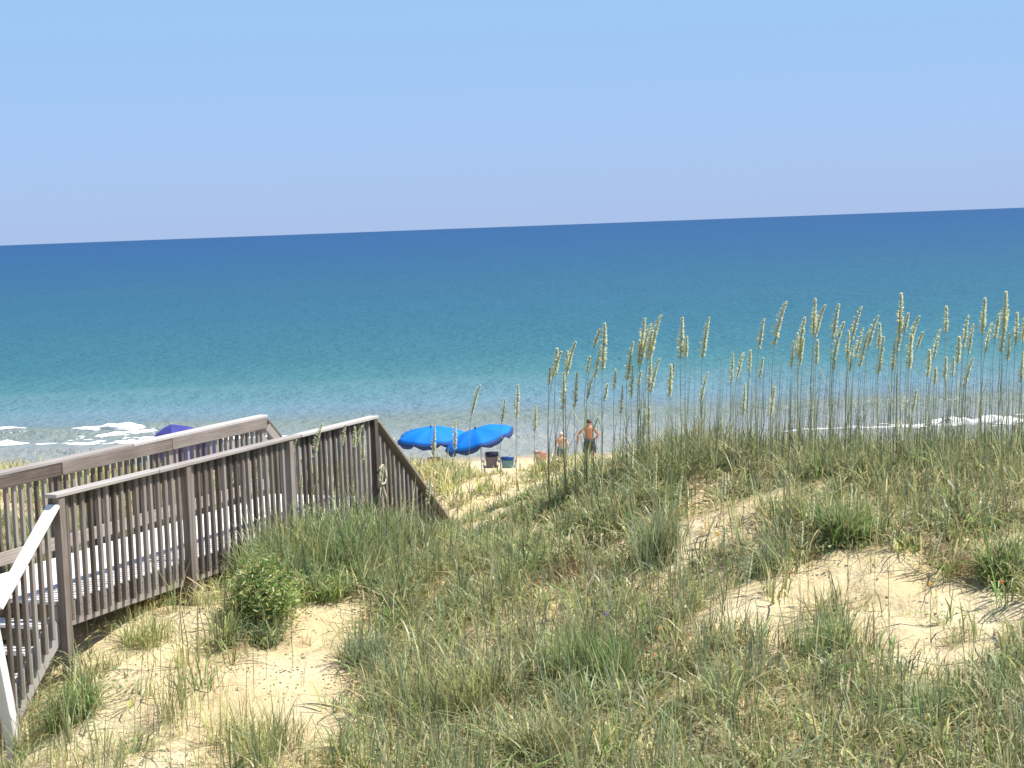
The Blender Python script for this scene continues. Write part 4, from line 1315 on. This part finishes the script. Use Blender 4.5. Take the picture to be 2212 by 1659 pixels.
# ------------------------------------------------------------------ sea oats
def oat_variant(head, bend, seed):
    """stem 1.6 m tall incl. head; returns stem mesh, head mesh, leaf mesh (local)"""
    r_ = random.Random(seed)
    H = 1.6
    def spine(t):
        s_ = max(0.0, (t - 0.55) / 0.45)
        return Vector((bend * (0.35 * t ** 2 + 0.65 * s_ ** 2.2), 0.03 * math.sin(3 * t + seed), H * (t - 0.10 * abs(bend) * s_ ** 2)))
    t0 = 1 - head / H
    bm = bmesh.new()
    T = [0, 0.25, 0.5, 0.7, 0.82, 0.91, 0.985]
    tube(bm, [spine(t) for t in T], [0.0045, 0.0042, 0.0036, 0.003, 0.0026, 0.002, 0.0014], 5)
    stem = bm_mesh(bm, 'stem', True)
    V_, F_, C_ = [], [], []
    off = 0
    pal = np.array([[0.83, 0.83, 0.58], [0.86, 0.86, 0.66], [0.78, 0.82, 0.52], [0.85, 0.81, 0.60]])
    nb_ = int(60 + head * 180)
    for b_ in range(nb_):
        u = (b_ + r_.random() * 0.6) / nb_
        p0 = spine(t0 + (1 - t0) * u ** 1.12)
        L = (0.076 * math.sin(math.pi * (0.66 * (1 - u) + 0.02)) * (1.0 if u > 0.12 else 0.7) + 0.004) * (0.8 + 0.4 * r_.random()) * min(1.2, head / 0.38)
        side = 1 if r_.random() < 0.78 else -1
        a = r_.uniform(-0.8, 0.8) + (0 if side > 0 else math.pi)
        d = Vector((math.cos(a), math.sin(a), 0))
        ns = max(2, int(L / 0.019))
        for k in range(ns):
            f = (k + 1) / ns
            # branchlets rise then nod to the lee side
            c = p0 + d * (L * 0.36 * f) + Vector((0, 0, L * (0.95 * f - 0.45 * f * f)))
            l_ = 0.031 * r_.uniform(0.8, 1.2); w_ = 0.0112 * r_.uniform(0.8, 1.2)
            ax = (d * 0.8 + Vector((r_.uniform(-.3, .3), r_.uniform(-.3, .3), 0.8 - 0.9 * f))).normalized()
            sd_ = ax.cross(Vector((r_.uniform(-.7, .7), r_.uniform(-.7, .7), 0.8))).normalized()
            th = ax.cross(sd_) * 0.002
            V_ += [c - ax * l_ / 2, c + sd_ * w_ / 2, c + ax * l_ / 2, c - sd_ * w_ / 2, c + th * 1.5]
            F_ += [[off, off + 1, off + 4], [off + 1, off + 2, off + 4], [off + 2, off + 3, off + 4], [off + 3, off, off + 4]]
            col = pal[r_.randrange(4)] * r_.uniform(0.85, 1.15)
            C_ += [col] * 5
            off += 5
    hm = tris_mesh('seed_head', np.array([tuple(v) for v in V_]), np.array(F_), np.clip(np.array(C_), 0, 0.88))
    # two or three long leaves on the lower stem
    n_ = 4
    rt_ = np.array([tuple(spine(0.05 + 0.10 * k)) for k in range(n_)])
    st = np.random.default_rng(seed)
    v, f, c = blades(rt_, st.uniform(0.35, 0.6, n_), st.uniform(0, 6.28, n_), st.uniform(0.25, 0.6, n_), st.uniform(0.1, 0.4, n_), np.full(n_, 0.008), pick('sage', n_), pick('straw', n_))
    lm = tris_mesh('leaf', v, f, c)
    stem.materials.append(M.culm); hm.materials.append(M.oat); lm.materials.append(M.leaf)
    return stem, hm, lm
M.culm = plain('sea_oat_culm', (0.32, 0.34, 0.18), 0.7, 0.35, 5)
VAR = []
for hl in (0.20, 0.28, 0.36, 0.46):
    for bd in (0.05, 0.11, 0.18):
        for sd_ in (1, 2):
            VAR.append((hl, bd, oat_variant(hl, bd, int(hl * 1000 + bd * 100 + sd_ * 7))))

def oat(px, tip, bot, label, group, hmin=1.0, hmax=1.6, ymax=22.4, ymin=14.0, bend=None):
    """tip/bot: picture rows of the seed head's top and bottom; stands where the dune lets a stalk of a natural height reach it"""
    want = random.uniform(hmin, hmax)
    best = None
    for Y in np.arange(ymin, ymax + 0.01, 0.2):
        q = at(px, tip, Y); g = gz(q.x - 0.1, Y)
        h = q.z - g
        e = abs(h - want)
        if best is None or e < best[0]: best = (e, Y, q, g, h)
    e, Y, q, g, h = best
    h = max(0.5, h)
    hl = (bot - tip) * 1.12 * Y / F * 1.6 / h
    bend = bend if bend is not None else random.choice((0.05, 0.05, 0.11, 0.18))
    v = min(VAR, key=lambda a: abs(a[0] - hl) + abs(a[1] - bend) * 1.2 + random.random() * 0.02)
    sc = h / 1.6
    root = empty('sea_oats', (q.x - v[1] * sc * 0.9, Y, g - 0.02), random.uniform(-0.5, 0.5), label, 'sea oats', group)
    root.scale = (sc, sc, sc * (1.0 + 0.1 * v[1]))
    for nm, me in zip(('stem', 'seed_head', 'leaf'), v[2]):
        o = bpy.data.objects.new(nm, me); COL.objects.link(o); o.parent = root

def z5(l): return [(1152 + a * .2451, 610 + b_ * .2451, 610 + c_ * .2451) for a, b_, c_ in l]
def z6(l): return [(1669.8 + a * .2451, 610 + b_ * .2451, 610 + c_ * .2451) for a, b_, c_ in l]
def z2(l): return [(474.4 + a * .27574, 847.1 + b_ * .27574, 847.1 + c_ * .27574) for a, b_, c_ in l]
def z7(l): return [(1398.8 + a * .38725, 1016.6 + b_ * .38725, 1016.6 + c_ * .38725) for a, b_, c_ in l]

mid_heads = z5([(140, 740, 900), (205, 565, 800), (240, 590, 830), (290, 590, 760), (270, 780, 1070), (375, 505, 800), (375, 780, 1040), (500, 640, 800), (525, 800, 1030),
                (575, 395, 520), (620, 345, 700), (575, 620, 780), (650, 880, 1000), (720, 750, 900), (780, 900, 1170), (870, 510, 800), (875, 720, 980), (935, 490, 680),
                (990, 300, 620), (1025, 350, 700), (1045, 410, 620), (1030, 650, 930), (950, 770, 880), (1125, 270, 600), (1110, 650, 960), (1215, 705, 980), (1240, 705, 850), (1310, 295, 600),
                (1350, 460, 640), (1540, 295, 640), (1540, 770, 1200)])
crest_heads = z5([(1750, 610, 850), (1865, 610, 850), (1860, 880, 1180), (1910, 580, 740), (2020, 305, 590), (2020, 650, 830), (2130, 900, 1150)]) + \
    z6([(170, 500, 720), (275, 290, 600), (270, 480, 700), (225, 430, 600), (375, 125, 400), (445, 180, 460), (390, 490, 680), (565, 175, 480), (615, 330, 720), (655, 410, 620), (540, 600, 770),
        (765, 200, 500), (710, 540, 780), (795, 390, 620), (910, 275, 560), (850, 400, 680), (935, 340, 570), (975, 460, 760), (1115, 80, 400), (1055, 510, 760), (1130, 300, 560), (1185, 255, 420), (1280, 275, 560), (1215, 440, 700),
        (1305, 420, 560), (1375, 575, 820), (1535, 195, 450), (1475, 400, 640), (1520, 640, 830), (1715, 275, 560), (1640, 460, 700), (1590, 640, 800), (1860, 120, 400), (1765, 350, 580), (1755, 640, 900), (2040, 65, 350), (1990, 260, 450),
        (2065, 230, 580), (1935, 345, 600), (2140, 250, 560), (2080, 430, 640), (2205, 300, 480), (2195, 600, 830), (1430, 740, 850), (1260, 930, 1100)])
ORD = ['first', 'second', 'third', 'fourth', 'fifth', 'sixth', 'seventh', 'eighth', 'ninth', 'tenth', 'eleventh', 'twelfth', 'thirteenth',
       'fourteenth', 'fifteenth', 'sixteenth', 'seventeenth', 'eighteenth', 'nineteenth', 'twentieth', 'twenty first', 'twenty second', 'twenty third', 'twenty fourth']
def stand(heads, cuts, names, where, group, *args, **kw):
    # sort the heads of one stand into height tiers and number each tier from the left
    tiers = [[] for _ in names]
    for a in heads:
        k = sum(a[1] > c for c in cuts)
        tiers[k].append(a)
    for nm, tr in zip(names, tiers):
        tr.sort()
        for i, a in enumerate(tr):
            oat(*a, '%s from left of the %s sea oats %s' % (ORD[i], nm, where), group, *args, **kw)
stand(mid_heads, (735, 800), ('tallest', 'middling', 'lowest'), 'in the loose middle stand', 'sea oats in the loose middle stand', 1.1, 1.75)
stand(crest_heads, (675, 705, 735), ('tallest', 'second tallest', 'middling', 'lowest'), 'on the right crest', 'sea oats along the right crest', 1.2, 1.9)
oat(1694, 648, 770, 'largest sea oats plume, leaning right at the left end of the dense crest stand', None, 1.8, 1.9, bend=0.16)
rail_heads = z2([(795, 230, 500), (985, 240, 400), (1110, 250, 420), (1125, 330, 520), (1055, 260, 420), (590, 360, 530), (300, 500, 1030), (130, 560, 720), (430, 440, 620), (460, 560, 700), (210, 680, 900), (345, 520, 760), (640, 620, 760), (1280, 560, 700)])
stand(rail_heads, (930, 990), ('tallest', 'middling', 'lowest'), 'rising before the boardwalk balusters', 'sea oats before the railing', 0.9, 1.3, ymax=23.0, ymin=17.5)
for a, lab in zip([(1035, 828, 895), (1090, 858, 905), (1117, 828, 890), (1157, 872, 930), (930, 1026, 1110), (870, 995, 1025), (985, 905, 1010), (938, 915, 985)],
                  ['lone sea oats left of the others, its head over the right umbrella', 'short sea oats head crossing the right end of the blue umbrella', 'sea oats just right of the blue umbrellas', 'faint thin sea oats between the umbrellas and the child',
                   'pale sea oats at the foot of the beach stairs railing', 'small sea oats head on the sloping stair rail', 'bent sea oats stalk crossing where the two umbrellas meet', 'pale sea oats stalk crossing the left blue umbrella']):
    oat(*a, lab, None, 1.0, 1.5, ymax=25.5, ymin=20.0)
stand(z5([(975, 1100, 1440), (1020, 1080, 1250), (870, 1400, 1650), (1080, 1500, 1660), (930, 1250, 1500), (565, 1170, 1300)]) +
      z7([(45, 0, 200), (190, 20, 180), (430, 0, 150), (1130, 60, 200), (925, 170, 300), (1280, 170, 360), (860, 270, 400), (1385, 330, 420), (1635, 330, 480), (585, 420, 640), (430, 300, 420), (160, 430, 560)]),
      (1020, 1085), ('highest', 'middling', 'lowest'), 'on the slope below the crest', 'sea oats on the slope below the crest', 0.8, 1.25, ymax=20.6)
print('TRIS', sum(len(o.data.polygons) for o in bpy.data.objects if o.type == 'MESH'))
